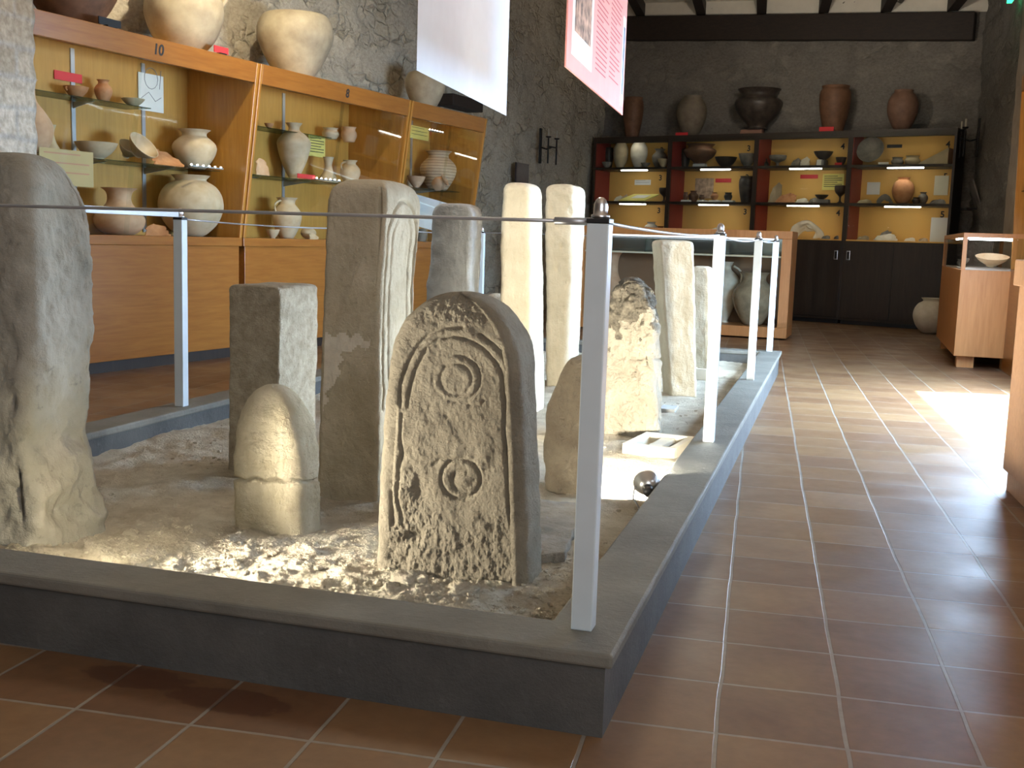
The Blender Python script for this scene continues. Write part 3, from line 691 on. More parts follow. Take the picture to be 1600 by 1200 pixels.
# loose block lit white in front of the carved stone and rubble at the slab's foot
g = G()
def blob(c, r, fl, sd, n=26):
    def fn(s, t):
        th, ph = s*2*math.pi, t*math.pi; d = Vector((math.sin(ph)*math.cos(th), math.sin(ph)*math.sin(th), math.cos(ph)))
        k = 1+noise.fractal(d*1.6+Vector((sd, 0, 0)), .8, 2, 4)*.38
        return (d.x*r*k, d.y*r*k*.8, d.z*r*k*fl)
    return grid(n, n//2+2, fn)
for (px_, py_, r_, fl, lab) in ((640, 915, .055, .55, 'pale loose rock against the left foot of the carved stone'), (722, 932, .05, .5, 'white loose rock below the middle of the carved stone'), (205, 838, .03, .6, 'little pale rock beside the foot of the massive slab')):
    P_ = onz(px_, py_, GZ+.02); v, f = blob(None, r_, fl, px_)
    tag(mk('loose_rock', v, f, M_sand, loc=(P_[0], P_[1], gh(P_[0], P_[1])), smooth=True), lab, 'rock', 'loose rocks on the sand')

# square white lamp frames sunk in the sand, spotlights
def sqframe(name, P_, w, d, h, t, label, rz, bar=True, cat='frame'):
    e = G(); x, y = w/2, d/2
    e.box(-x, x, -y, -y+t, 0, h).box(-x, x, y-t, y, 0, h).box(-x, -x+t, -y+t, y-t, 0, h).box(x-t, x, -y+t, y-t, 0, h)
    if bar: e.box(-t, t, -y+t, y-t, h*.35, h*.75)
    o = e.build(name, plain('whitewashed_wood', (.72, .66, .52), .8, var=.1), loc=P_, bevel=.003); o.rotation_euler = (0, 0, rz)
    return tag(o, label, cat)
a = onz(980, 706, .12); b2 = onz(1062, 708, .12); c = onz(1005, 680, .12); d = onz(1075, 686, .12)
P_ = (np.array(a)+b2+c+d)/4
sqframe('light_box', (P_[0], P_[1], .085), .27, .40, .06, .035, 'low white square wooden frame on the bright sand by the pitted stone', R_(-8), cat='light box')
P_ = onz(1097, 590, .1); sqframe('light_box', (P_[0], P_[1]+.1, .085), .13, .3, .09, .02, 'small white open box beside the farthest pale stone', 0, False, 'light box')
P_ = onz(1045, 642, .1); G_ = G().box(-.05, .05, -.08, .08, 0, .035)
tag(G_.build('junction_box', plain('grey_box', (.4, .42, .42), .6), loc=(P_[0], P_[1], .09), bevel=.004), 'small flat grey box on the sand beside the edge-on stone', 'junction box')
def spotlight(loc, aim, label):
    r = empty('spotlight', loc, 0, label, 'spotlight')
    R3 = Vector(aim).to_track_quat('Z', 'Y')
    g = G().lathe([(0, -.02), (.025, -.018), (.04, 0), (.052, .03), (.055, .035), (.050, .032), (.03, .008), (0, .0)], 28)
    o = g.build('reflector', plain('lamp_metal', (.55, .55, .53), .3, .9), r, (0, 0, .10), True); o.rotation_euler = R3.to_euler()
    b_ = G().lathe([(0, -.06), (.018, -.058), (.022, -.02), (0, -.018)], 16).build('lamp_socket', M_black, r, (0, 0, .10), True); b_.rotation_euler = R3.to_euler()
    G().tube([(-.05, 0, .10), (-.056, 0, .05), (-.03, 0, .012), (.03, 0, .012), (.056, 0, .05), (.05, 0, .10)], .004, 6).build('bracket', M_grey, r)
    G().lathe([(0, 0), (.035, 0), (.035, .01), (0, .012)], 20).build('base', M_grey, r)
    G().tube([(.02, 0, .01), (.08, -.03, .008), (.12, .02, .02), (.10, .1, .03)], .004, 6).build('cable', M_black, r)
P_ = onz(1010, 795, .1)
spotlight((P_[0]-.0, P_[1], .09), (-.25, .95, .25), 'round metal spotlight on the sand beside the right plinth edge')

# ------------------------------------------------------------------ barrier posts and cables
ZT = 1.19
def post(x, y, label):
    r = empty('barrier_post', (x, y, PH), 0, label, 'post', 'white barrier posts on the plinth')
    w = .026; h = ZT-PH
    G().box(-w, w, -w, w, 0, h).build('pole', M_white, r, bevel=.003)
    G().box(-w-.001, w+.001, -w-.001, w+.001, h, h+.012).build('cap_plate', M_black, r, bevel=.002)
    G().lathe([(0, h+.012), (.022, h+.012), (.022, h+.020), (.017, h+.022), (.017, h+.034), (.0165, h+.044), (.012, h+.055), (.006, h+.060), (0, h+.061)], 20).build('dome_nut', M_steel, r, smooth=True)
    return r
PR = -.085
posts = [(PR, .14, 'nearest white square post, at the front right plinth corner'), (PR, 2.88, 'second white post along the right plinth edge'),
         (PR, 5.5, 'third white post along the right plinth edge'), (PR, 7.76, 'farthest white post, at the rear right plinth corner'),
         (-2.84, 2.66, 'white square post on the left plinth edge in front of the orange cabinets')]
for x, y, l in posts: post(x, y, l)
for x, y, l in ((-2.84, .09, 'white post at the front left plinth corner, outside the view'), (-2.84, 5.3, 'white post on the left plinth edge behind the tan stone'), (-2.84, 7.76, 'white post at the rear left plinth corner behind the slate stone')):
    post(x, y, l)
def cable(pts, r, label, name='barrier_cable', sag=.0, mat=M_grey):
    a, b = Vector(pts[0]), Vector(pts[1]); n = 14
    q = [a.lerp(b, i/n)-Vector((0, 0, sag*4*(i/n)*(1-i/n))) for i in range(n+1)]
    g = G().tube([p-a for p in q], r, 8)
    return tag(g.build(name, mat, loc=a, smooth=True), label, 'cable', 'cables between the barrier posts')
zc_ = ZT+.004
cable([(PR-.022, .14, zc_), (-2.82, .09, zc_)], .0045, 'grey cable across the front, crossing in front of all the stones')
cable([(PR, .162, zc_), (PR, 2.858, zc_)], .0045, 'cable from the nearest post to the second, right side', sag=.012)
cable([(PR, 2.902, zc_), (PR, 5.478, zc_)], .0045, 'cable between the second and third posts, right side', sag=.02)
cable([(PR, 5.522, zc_), (PR, 7.738, zc_)], .0045, 'cable between the third and farthest posts, right side', sag=.015)
cable([(-2.84, 2.682, zc_), (-2.84, 5.28, zc_)], .0045, 'cable running back from the left post before the cabinets', sag=.02)
cable([(-2.84, 5.32, zc_), (-2.84, 7.74, zc_)], .0045, 'cable on the left side behind the slate grey stone', sag=.02)
cable([(-2.82, 7.76, zc_), (PR-.022, 7.76, zc_)], .004, 'rear cable passing before the low glass counter')
cl = G().tube([(0, 0, 0), (-.085, 0, 0)], .009, 12).build('cable_clamp', M_grey, loc=(PR-.024, .139, zc_), smooth=True); tag(cl, 'grey cable clamp beside the nearest post top', 'cable clamp')
tag(G().box(-.012, .012, -2.5, 0, 0, .034).build('flat_rail', plain('brushed_rail', (.36, .37, .38), .5, .3), loc=(-2.84, 2.63, ZT+.0125), bevel=.002), 'flat grey metal rail running forward from the left post', 'rail')

# ------------------------------------------------------------------ pots
PROF = {
 'globe': [(0, 0), (.32, 0), (.55, .07), (.82, .22), (.98, .42), (1, .55), (.93, .70), (.75, .83), (.52, .90), (.48, .93), (.56, .98), (.6, 1)],
 'bigbowl': [(0, 0), (.36, 0), (.5, .08), (.78, .34), (.97, .60), (1, .74), (.95, .88), (.86, .97), (.80, 1)],
 'jar': [(0, 0), (.38, 0), (.6, .10), (.88, .32), (1, .52), (.93, .66), (.70, .78), (.56, .84), (.56, .92), (.68, .98), (.74, 1)],
 'flared': [(0, 0), (.5, 0), (.85, .12), (1, .28), (.93, .42), (.68, .56), (.50, .68), (.46, .80), (.52, .92), (.68, .99), (.72, 1)],
 'amphora': [(0, 0), (.34, 0), (.28, .03), (.5, .15), (.82, .38), (1, .60), (.96, .70), (.68, .80), (.38, .86), (.33, .92), (.42, .97), (.5, 1)],
 'bowl': [(0, 0), (.35, 0), (.36, .08), (.62, .32), (.86, .66), (.97, .92), (1, 1)],
 'dish': [(0, 0), (.3, 0), (.32, .12), (.66, .45), (.9, .78), (1, 1)],
 'cup': [(0, 0), (.6, 0), (.82, .18), (.98, .42), (.95, .62), (.78, .78), (.80, .92), (.92, 1)],
 'egg': [(0, 0), (.36, 0), (.66, .14), (.92, .38), (1, .58), (.93, .76), (.72, .90), (.6, .95), (.62, 1)],
 'bucket': [(0, 0), (.55, 0), (.70, .12), (.92, .45), (1, .70), (.95, .88), (.84, .95), (.9, 1)],
 'bottle': [(0, 0), (.5, 0), (.8, .1), (1, .28), (.95, .42), (.6, .58), (.28, .70), (.2, .82), (.24, .95), (.34, 1)],
 'krater': [(0, 0), (.42, 0), (.38, .05), (.5, .16), (.82, .36), (1, .60), (.96, .72), (.78, .80), (.74, .88), (.88, .98), (.92, 1)],
 'goblet': [(0, 0), (.55, 0), (.5, .05), (.2, .14), (.18, .35), (.4, .46), (.85, .62), (1, .82), (.98, 1)],
 'cone': [(0, 0), (.95, 0), (.9, .15), (.55, .4), (.38, .6), (.36, .75), (.5, .95), (.55, 1)],
}
def smoothprof(p, n=4):
    out = []
    for i in range(len(p)-1):
        p0 = p[max(i-1, 0)]; p1 = p[i]; p2 = p[i+1]; p3 = p[min(i+2, len(p)-1)]
        if i < 1: out.append(p1); continue
        for k in range(n):
            t = k/n; out.append(tuple(.5*((2*p1[j])+(-p0[j]+p2[j])*t+(2*p0[j]-5*p1[j]+4*p2[j]-p3[j])*t*t+(-p0[j]+3*p1[j]-3*p2[j]+p3[j])*t**3) for j in (0, 1)))
    out.append(p[-1]); return out
def potmesh(g, kind, r, h, seg=36):
    p = [(max(0, a)*r, b*h) for a, b in smoothprof(PROF[kind])]; t = max(.004, min(.05*r, .012))
    inner = [(max(a-t, .002), b if i == 0 else b) for i, (a, b) in enumerate(p[::-1])]
    inner = [q for q in inner if q[1] > t*1.5]
    g.lathe(p+inner+[(0, t*1.5)], seg); return g
def pot(kind, clay, P, r, h, name, label, cat, handles=0, hang=0, tilt=(0, 0), rz=0, group=None, seg=36):
    g = potmesh(G(), kind, r, h, seg); o = g.build(name, CLAY[clay], loc=P, smooth=True); o.rotation_euler = (tilt[0], tilt[1], rz)
    for k in range(handles):
        a = hang+k*math.pi; c_, s_ = math.cos(a), math.sin(a); pts = []
        zt, zb = h*.93, h*.60; r0 = r*.50; r1 = r*.93
        for i in range(9):
            t = i/8; rad = r0+(r1-r0)*t+r*.34*math.sin(math.pi*t); z = zt+(zb-zt)*t+h*.05*math.sin(math.pi*t); pts.append((rad*c_, rad*s_, z))
        G().tube(pts, r*.075, 8).build('handle', CLAY[clay], o, smooth=True)
    return tag(o, label, cat, group)
def shard(g_name, P, w, h, mat, label, cat='pottery fragment', rz=0, arch=False, tilt=.5, group=None, thick=.012, ncol=18):
    """a curved sherd, or an arch-shaped half of a vessel, leaning back"""
    def fn(s, t):
        if arch: a = math.pi*s; rr = (.45+.55*t); x = -math.cos(a)*rr*w/2; z = math.sin(a)*rr*h; y = .25*w*(1-rr)
        else:
            x = (s-.5)*w*(1-.25*t); z = t*h*(1-.35*abs(s-.55)*1.6); y = t*h*tilt+.18*w*math.sin(s*math.pi)
        k = noise.noise(Vector((s*5+P[0]*9, t*5, P[1]*5)))*.07*min(w, h*2); e = 1 if (0 < s < 1 and 0 < t < 1) else 1.8
        return (x+k*e, y, max(0, z+k*(0 if t == 0 and not arch else 1)))
    v, f = grid(ncol, 8, fn); n = len(v); v += [(x, y+thick, z) for x, y, z in v]; m_ = len(f); f += [tuple(i+n for i in q_)[::-1] for q_ in f[:m_]]
    bd = list(range(ncol))+[ncol-1+ncol*i for i in range(1, 8)]+[7*ncol+i for i in range(ncol-2, -1, -1)]+[ncol*i for i in range(6, 0, -1)]
    f = [q_[::-1] for q_ in f]+[(bd[i], bd[(i+1) % len(bd)], bd[(i+1) % len(bd)]+n, bd[i]+n)[::-1] for i in range(len(bd))]
    o = mk(g_name, v, f, mat, loc=P, smooth=False); o.rotation_euler = (0, 0, rz); return tag(o, label, cat, group)

# ------------------------------------------------------------------ left wall cabinets (three units)
ZTOP = 2.60
def lean(z): return .2*max(0, (z-1.06))/(2.62-1.06)
def Lw(u, w, z): p = LO+LU*u+LN*w; return (p[0], p[1], z)
def left_cabinet(u0, u1, label, number, split, shelves, standards, numpos=None):
    L = u1-u0; o = Lw(u0, 0, 0); r = empty('display_cabinet', o, -LA, label, 'display cabinet', 'orange display cabinets along the left wall')
    D = .6; t = .035
    g = G(); g.box(-D, -.03, .02, L-.02, 0, .09).build('plinth', M_dark, r)
    G().box(-D, 0, .03, L-.03, .09, 1.0).build('base_cabinet', M_cab, r, bevel=.003)
    G().box(-D, .012, .0, L, 1.0, 1.075).build('ledge_board', M_cab, r, bevel=.004)
    for nm, ya, yb in (('side_panel', 0, t), ('side_panel', L-t, L)):
        G().hexa([(-D, ya, 1.075), (.01, ya, 1.075), (.01, yb, 1.075), (-D, yb, 1.075)], [(-D, ya, ZTOP), (lean(ZTOP)+.01, ya, ZTOP), (lean(ZTOP)+.01, yb, ZTOP), (-D, yb, ZTOP)]).build(nm, M_cabv, r, bevel=.005)
    G().box(-D, -D+.015, t, L-t, 1.075, ZTOP-.03).build('back_panel', M_cabin, r)
    hz = ZTOP-.17
    G().hexa([(lean(hz)-.035, t, hz), (lean(hz)+.006, t, hz), (lean(hz)+.006, L-t, hz), (lean(hz)-.035, L-t, hz)], [(lean(ZTOP)-.035, t, ZTOP), (lean(ZTOP)+.006, t, ZTOP), (lean(ZTOP)+.006, L-t, ZTOP), (lean(ZTOP)-.035, L-t, ZTOP)]).build('header_board', M_cab, r, bevel=.004)
    G().box(-D, lean(hz)-.035, t, L-t, ZTOP-.03, ZTOP).build('top_board', M_cabin, r)
    for a, b_, dx in ((t, split+.02, 0), (split-.02, L-t, .008)):
        G().hexa([(-.012-dx, a, 1.075), (-.006-dx, a, 1.075), (-.006-dx, b_, 1.075), (-.012-dx, b_, 1.075)], [(lean(hz)-.012-dx, a, hz), (lean(hz)-.006-dx, a, hz), (lean(hz)-.006-dx, b_, hz), (lean(hz)-.012-dx, b_, hz)]).build('glass_pane', M_glass, r)
    for z, ya, yb, dep in shelves:
        sh_ = G().box(-D+.02, -D+.02+dep, ya, yb, z-.004, z+.004).build('glass_shelf', M_shelfg, r)
        for y in [s for s in standards if ya-.05 <= s <= yb+.05]:
            G().hexa([(-D+.02, y-.006, z-.06), (-D+.02+dep*.2, y-.006, z-.045), (-D+.02+dep*.2, y+.006, z-.045), (-D+.02, y+.006, z-.06)], [(-D+.02, y-.006, z-.006), (-D+.02+dep*.85, y-.006, z-.006), (-D+.02+dep*.85, y+.006, z-.006), (-D+.02, y+.006, z-.006)]).build('shelf_bracket', M_shelfb, sh_)
    for y in standards: G().box(-D+.015, -D+.026, y-.02, y+.02, 1.1, ZTOP-.06).build('shelf_rail', M_grey, r)
    # strip of lamps behind the header
    st = G().box(-.20, -.16, L*.15, L*.85, ZTOP-.05, ZTOP-.035).build('lamp_strip', M_ledw, r)
    if number:
        a = math.atan2(lean(2.5)-lean(2.0), .5); zz = (hz+ZTOP)/2+.0; nu = numpos
        text('number', number, .115, M_ink, r, (lean(zz)+.0085, nu, zz), (math.pi/2+a, 0, math.pi/2), .001)
    return r
c10 = left_cabinet(-2.35, .19, 'orange wooden cabinet numbered 10, nearest on the left wall', '10', 1.16, [(2.13, .05, 1.75, .28), (1.66, .05, 2.45, .42)], [.42, 1.18, 1.95], 1.32)
c8 = left_cabinet(.21, 2.78, 'orange wooden cabinet numbered 8, middle one on the left wall', '8', 1.33, [(2.13, .05, 1.80, .28), (1.66, .05, 1.95, .42)], [.55, 1.35], 1.36)
c6 = left_cabinet(2.80, 4.60, 'orange wooden cabinet farthest back on the left wall, without a number', None, .95, [(1.70, .05, 1.75, .45)], [.5, 1.3])
ZF, ZM, ZU = 1.075, 1.664, 2.134
def placeL(px, py, w): return onplane(px, py, LO+LN*w, LN)
def potL(kind, clay, x0, x1, ytop, ybot, z, w, name, label, cat, **kw):
    P = placeL((x0+x1)/2, ybot, w); s = F/depth(P); r = (x1-x0)/2/s
    w = min(w, -.03+lean(z)-r-.01) if not kw.pop('free', 0) else w
    w = max(w, -.565+r)
    P = placeL((x0+x1)/2, ybot, w); s = F/depth(P); r = (x1-x0)/2/s; h = (ybot-ytop)/s
    return pot(kind, clay, (P[0], P[1], z), r, h, name, label, cat, **kw)
def cardL(x0, x1, y0, y1, w, mat, name, label, cat, z=None, lines=0, frame_=None):
    a = placeL(x0, y0, w); b_ = placeL(x1, y0, w); c = placeL((x0+x1)/2, y0, w); d_ = placeL((x0+x1)/2, y1, w)
    L = math.hypot(b_[0]-a[0], b_[1]-a[1]); h = c[2]-d_[2]; z0_ = d_[2] if z is None else z
    mid = placeL((x0+x1)/2, y0, w)
    r = G().box(-.003, .003, -L/2, L/2, 0, h).build(name, mat, loc=(mid[0], mid[1], z0_)); r.rotation_euler = (0, 0, -LA)
    if lines:
        g = G()
        for i in range(lines): zz = h*(.88-.78*i/lines); g.box(.003, .0036, -L*.42, L*(.42 if i % 3 else .25), zz-h*.018, zz+h*.018)
        g.build('lettering', M_ink if frame_ is None else frame_, r)
    return tag(r, label, cat)
# cabinet 10, bottom
potL('flared', 'pink', 148, 226, 290, 362, ZF, -.3, 'neck_jar', 'pinkish jar with a wide flared neck on the floor of cabinet 10', 'jar')
potL('globe', 'cream', 249, 348, 267, 361, ZF, -.28, 'globular_jar', 'large round-bellied jar at the right of the floor of cabinet 10', 'jar')
P = placeL(248, 362, -.1); shard('pottery_fragment', (P[0], P[1], ZF), .22, .10, CLAY['terra'], 'orange fragment between the two jars in the bottom of cabinet 10', rz=-LA+R_(70))
P = placeL(125, 362, -.1); shard('pottery_fragment', (P[0], P[1], ZF), .14, .09, CLAY['cream'], 'cream fragment at the left of the bottom of cabinet 10', rz=-LA+R_(70))
# middle shelf
potL('bowl', 'cream', 118, 183, 215, 241, ZM, -.3, 'bowl', 'wide shallow bowl on the middle shelf of cabinet 10', 'bowl')
o = potL('dish', 'cream', 186, 238, 222, 244, ZM, -.3, 'plate', 'plate tipped on its rim beside the shallow bowl in cabinet 10', 'plate'); o.location.z += .075; o.rotation_euler = (R_(-5), R_(48), -LA)
o = potL('dish', 'buff', 178, 214, 224, 244, ZM, -.42, 'plate', 'smaller plate tilted behind the tipped plate in cabinet 10', 'plate'); o.location.z += .06; o.rotation_euler = (R_(5), R_(40), -LA)
P = placeL(267, 250, -.25); shard('scalloped_dish', (P[0], P[1], ZM), .30, .15, CLAY['terra'], 'orange scallop-edged half dish on the middle shelf of cabinet 10', 'dish', rz=-LA+R_(80), tilt=.9)
potL('jar', 'cream', 270, 338, 191, 252, ZM, -.33, 'jar', 'cream jar with flat rim on the middle shelf of cabinet 10', 'jar')
potL('cone', 'buff', 60, 96, 180, 226, ZM, -.28, 'conical_cup', 'small flaring cup on the left of the middle shelf of cabinet 10', 'cup')
potL('bottle', 'pink', 18, 82, 113, 226, ZM, -.33, 'bottle', 'tall orange bottle half hidden by the stone pillar', 'bottle')
# upper shelf
potL('bowl', 'terra', 100, 138, 130, 148, ZU, -.45, 'two_handled_dish', 'shallow brown dish with handles on the top shelf of cabinet 10', 'dish', handles=2, hang=R_(80))
potL('jar', 'terra', 148, 175, 112, 147, ZU, -.45, 'small_jar', 'small reddish jar on the top shelf of cabinet 10', 'jar')
potL('dish', 'buff', 190, 226, 150, 163, ZU, -.42, 'plate', 'shallow plate on the top shelf of cabinet 10', 'plate')
cardL(85, 128, 113, 127, -.575, M_red, 'label_card', 'red label on the back of cabinet 10', 'label')
o = cardL(216, 255, 116, 174, -.575, M_paper, 'drawing_sheet', 'white sheet with a pencil drawing on the back of cabinet 10', 'drawing')
g = G(); g.tube([(.004, .08*math.cos(t), .28+.09*math.sin(t)) for t in np.linspace(0, 6.28, 14)[:-1]], .003, 4, True); g.tube([(.004, -.12, .10), (.004, -.03, .16), (.004, .05, .09), (.004, .12, .13)], .003, 4); g.tube([(.004, .10, .2), (.004, .12, .36)], .003, 4)
g.build('pencil_drawing', plain('pencil', (.3, .3, .3), .8), o)
a = placeL(95, 262, -.06); o = cardL(62, 146, 234, 290, -.05, plain('tan_card', (.50, .38, .18), .7), 'info_card', 'yellowed information card leaning at the left of cabinet 10', 'card', lines=3, frame_=plain('faded_red', (.5, .25, .16), .8))
def dots(px0, px1, py, z, w, label):
    a = placeL(px0, py, w); b_ = placeL(px1, py, w); n = 6
    r = empty('shelf_lamp', (a[0], a[1], z), -LA, label, 'shelf lamp'); L = math.hypot(b_[0]-a[0], b_[1]-a[1])
    G().box(-.012, .012, -.02, L+.02, 0, .012).build('housing', M_grey, r)
    for i in range(n): G().lathe([(0, .026), (.007, .022), (.010, .012), (0, .012)][::-1], 10, (0, L*i/(n-1), 0)).build('bulb', M_led, r)
dots(299, 345, 253, ZM+.005, -.07, 'row of tiny white lamps before the cream jar in cabinet 10')
# cabinet 8
potL('amphora', 'cream', 433, 485, 181, 268, ZM, -.38, 'amphora', 'tall grey-cream amphora on the middle shelf of cabinet 8', 'amphora')
cardL(482, 508, 212, 245, -.575, M_yellow, 'label_card', 'yellow information card on the back of cabinet 8', 'label', lines=6)
cardL(465, 492, 265, 272, -.12, M_red, 'label_card', 'small red label lying before the amphora in cabinet 8', 'label', z=ZM+.005)
dots(495, 530, 272, ZM+.005, -.10, 'row of tiny white lamps on the middle shelf of cabinet 8')
potL('cone', 'cream', 497, 529, 230, 270, ZM, -.33, 'small_flask', 'cream flask with a short neck between the amphora and jug', 'flask')
potL('jar', 'cream', 531, 563, 240, 278, ZM, -.3, 'small_jug', 'little jug with one handle at the right end of the middle shelf', 'jug', handles=1, hang=R_(-120))
P = placeL(412, 265, -.2); shard('pottery_fragment', (P[0], P[1], ZM), .16, .17, CLAY['pink'], 'horn-shaped fragment at the left of the middle shelf of cabinet 8', rz=-LA+R_(75), tilt=.2)
potL('cup', 'cream', 503, 530, 176, 193, ZU, -.42, 'cup', 'small whitish cup on the top shelf of cabinet 8', 'cup')
potL('cup', 'pink', 533, 558, 173, 196, ZU, -.42, 'cup', 'small pinkish jar right of the whitish cup in cabinet 8', 'cup')
potL('dish', 'terra', 413, 428, 163, 172, ZU, -.42, 'dish', 'small reddish dish at the left end of the top shelf of cabinet 8', 'dish')
potL('jar', 'cream', 425, 471, 299, 362, ZF, -.3, 'jug', 'one-handled jug in the bottom of cabinet 8', 'jug', handles=1, hang=R_(-110))
potL('bowl', 'cream', 415, 437, 352, 366, ZF, -.12, 'bowl', 'tiny bowl before the one-handled jug', 'bowl')
potL('globe', 'cream', 470, 494, 347, 365, ZF, -.25, 'small_jar', 'tiny round jar right of the one-handled jug', 'jar')
P = placeL(492, 367, -.1); shard('pottery_fragment', (P[0], P[1], ZF), .12, .06, CLAY['cream'], 'small cream fragment at the bottom right of cabinet 8', rz=-LA+R_(75))
# third cabinet
Z3s = 1.70
potL('jar', 'band', 656, 713, 220, 281, Z3s, -.3, 'banded_jar', 'striped cream jar in the farthest orange cabinet', 'jar')
potL('bowl', 'pink', 636, 665, 258, 275, Z3s, -.12, 'bowl', 'small pinkish bowl left of the striped jar', 'bowl')
o = potL('cup', 'pink', 667, 689, 256, 278, Z3s, -.12, 'cup', 'small cup tipped over before the striped jar', 'cup'); o.rotation_euler = (0, R_(60), 0); o.location.z += .03
potL('bottle', 'cream', 636, 648, 224, 252, Z3s, -.42, 'small_flask', 'narrow flask at the left end of the farthest cabinet shelf', 'flask')
cardL(641, 670, 198, 218, -.575, M_yellow, 'label_card', 'yellow card on the back of the farthest orange cabinet', 'label', lines=3)
cardL(673, 700, 204, 214, -.575, M_red, 'label_card', 'red label on the back of the farthest orange cabinet', 'label')
dots(672, 692, 183, 2.37, -.1, 'row of tiny white lamps high in the farthest orange cabinet')
o = cardL(640, 684, 296, 345, -.25, plain('bright_card', (.85, .87, .9), .6), 'info_card', 'white information card leaning in the farthest orange cabinet', 'card', z=1.24)
o.rotation_euler = (R_(-14), R_(-10), -LA-R_(50))
potL('globe', 'pale', 650, 664, 335, 352, ZF, -.4, 'small_jar', 'small pale jar low in the farthest orange cabinet', 'jar')
potL('cup', 'grey', 650, 668, 352, 372, ZF, -.15, 'cup', 'squat greyish cup low in the farthest orange cabinet', 'cup')
# on top of the left cabinets
def topL(kind, clay, x0, x1, yt, yb, w, name, label, cat, **kw):
    P = placeL((x0+x1)/2, yb, w); s = F/depth(P); return pot(kind, clay, (P[0], P[1], ZTOP), (x1-x0)/2/s, (yb-yt)/s, name, label, cat, seg=56, **kw)
topL('bigbowl', 'brown', 42, 186, -70, 33, -.22, 'storage_jar', 'dark brown storage jar on top of cabinet 10', 'jar')
topL('globe', 'worn', 228, 348, -55, 76, -.2, 'storage_jar', 'big globular buff jar on top of cabinet 10', 'jar', handles=1, hang=R_(40))
topL('bigbowl', 'worn', 402, 520, 15, 115, -.2, 'storage_jar', 'broad grey-buff bowl-shaped jar on top of cabinet 8', 'jar')
topL('bigbowl', 'worn', 632, 695, 110, 170, -.25, 'storage_jar', 'smaller buff jar on the farthest orange cabinet, behind the white banner', 'jar')
def standcard(x0, x1, y0, y1, mat, lab, w=.1):
    P = placeL((x0+x1)/2, y1, w); s = F/depth(P); L = (x1-x0)/s*1.3; h = (y1-y0)/s
    r = empty('label_stand', (P[0], P[1], ZTOP), -LA, lab, 'label'); o = G().box(-.004, .004, -L/2, L/2, h*.35, h).build('card', mat, r); G().box(-.03, .03, -L*.22, L*.22, 0, h*.35).build('foot', M_black, r)
standcard(154, 189, 25, 42, M_black, 'black label on a small stand before the dark brown storage jar')
standcard(333, 358, 67, 82, M_red, 'red label on a small stand beside the globular buff jar')
P = placeL(722, 162, -.6); g = G().box(-.15, .1, -.42, .42, -.07, .08)
o = g.build('wooden_lintel', M_beam, loc=(P[0], P[1], P[2]), bevel=.01); o.rotation_euler = (0, 0, -LA); tag(o, 'dark wooden beam end set in the wall above the farthest cabinet', 'beam')

# ------------------------------------------------------------------ back wall case (four units)
US = [-3.65, -2.19, -.67, .83, 2.36]; ZB, Z1, Z2, ZR = 1.27, 1.82, 2.39, 2.92
def back_unit(k):
    L = US[k+1]-US[k]; p = RO+RU*US[k]
    lab = ['first from the left, above the low counter', 'second from the left, with the red label', 'third from the left, holding the fan-shaped fragment', 'last on the right, with the terracotta jar'][k]
    r = empty('wall_display_case', (p[0], p[1], 0), math.pi/2-RA, 'dark lit case on the back wall, '+lab, 'display case', 'display cases along the back wall')
    D = .55; t = .035
    g = G().box(0, t, 0, D, 1.27, ZR).box(L-t, L, 0, D, 1.27, ZR).box(t, L-t, 0, D, ZR-.06, ZR)
    g.build('frame', M_dark, r)
    G().box(t, L-t, D-.02, D, ZB, ZR-.06).build('back_panel', M_ochre, r)
    G().box(t, t+.008, .03, D-.02, ZB+.02, ZR-.06).build('side_panel', M_maroon, r)
    G().box(L-t-.008, L-t, .03, D-.02, ZB+.02, ZR-.06).build('side_panel', M_maroon, r)
    G().box(0, L, 0, D, .06, ZB).build('base_cabinet', M_dark, r, bevel=.004)
    G().box(.02, L-.02, .04, D, 0, .06).build('plinth', M_black, r)
    G().box(t, L-t, -.004, D-.02, ZB, ZB+.02).build('display_floor', M_ochre, r)
    dz = ZB-.06
    for a, b_, hx in ((.02, L/2-.005, .08), (L/2+.005, L-.02, L-.10 if k != 3 else L/2+.09)):
        dr = G().box(a, b_, -.016, -.001, .1, dz+.03).build('door', M_dark, r, bevel=.003)
        if hx != .08 or k == 3:
            hx = hx if k != 3 else (.09 if a < .1 else None)
            if hx: 
                h_ = G().box(hx-.028, hx+.028, -.024, -.0165, .98, 1.12).build('handle', M_steel, dr, bevel=.004)
                G().box(hx-.018, hx+.018, -.0255, -.0242, .995, 1.105).build('recess', M_black, h_)
    for z in (Z1, Z2): G().box(t, L-t, .0, D-.02, z-.02, z+.02).build('shelf', M_dark, r)
    for i, z in enumerate((Z1-.022, Z2-.022, ZR-.062)):
        if i == 2: G().box(t, L-t, 0, .02, ZR-.10, ZR-.06).build('header_board', M_dark, r)
        G().box(L*.37, L*.71, .03, .06, z-.016, z).build('lamp_strip', M_led if i < 2 else M_ledw, r)
    for i, z in enumerate((ZR-.19, Z2-.13, Z1-.12)):
        n = [['3', '3', '3'], ['3', '3', '3'], ['4', '4', '4'], ['4', '5', '5']][k][i]
        text('number', n, .13, M_ink, r, (L-.10-(D-.03)*[.60, .47, .36, .27][k], D-.024, z), (math.pi/2, 0, 0), .001)
    G().box(t, L-t, -.008, -.003, ZB+.02, ZR-.03).build('glass_pane', M_glass, r)
for k in range(4): back_unit(k)
def placeR(px, py, d): return onplane(px, py, RO+RN*d, RN)
def potR(kind, clay, x0, x1, y0, y1, z, name, label, cat, d=.3, **kw):
    P = placeR((x0+x1)/2, y1, d); s = F/depth(P); return pot(kind, clay, (P[0], P[1], z), (x1-x0)/2/s, (y1-y0)/s, name, label, cat, seg=24, **kw)
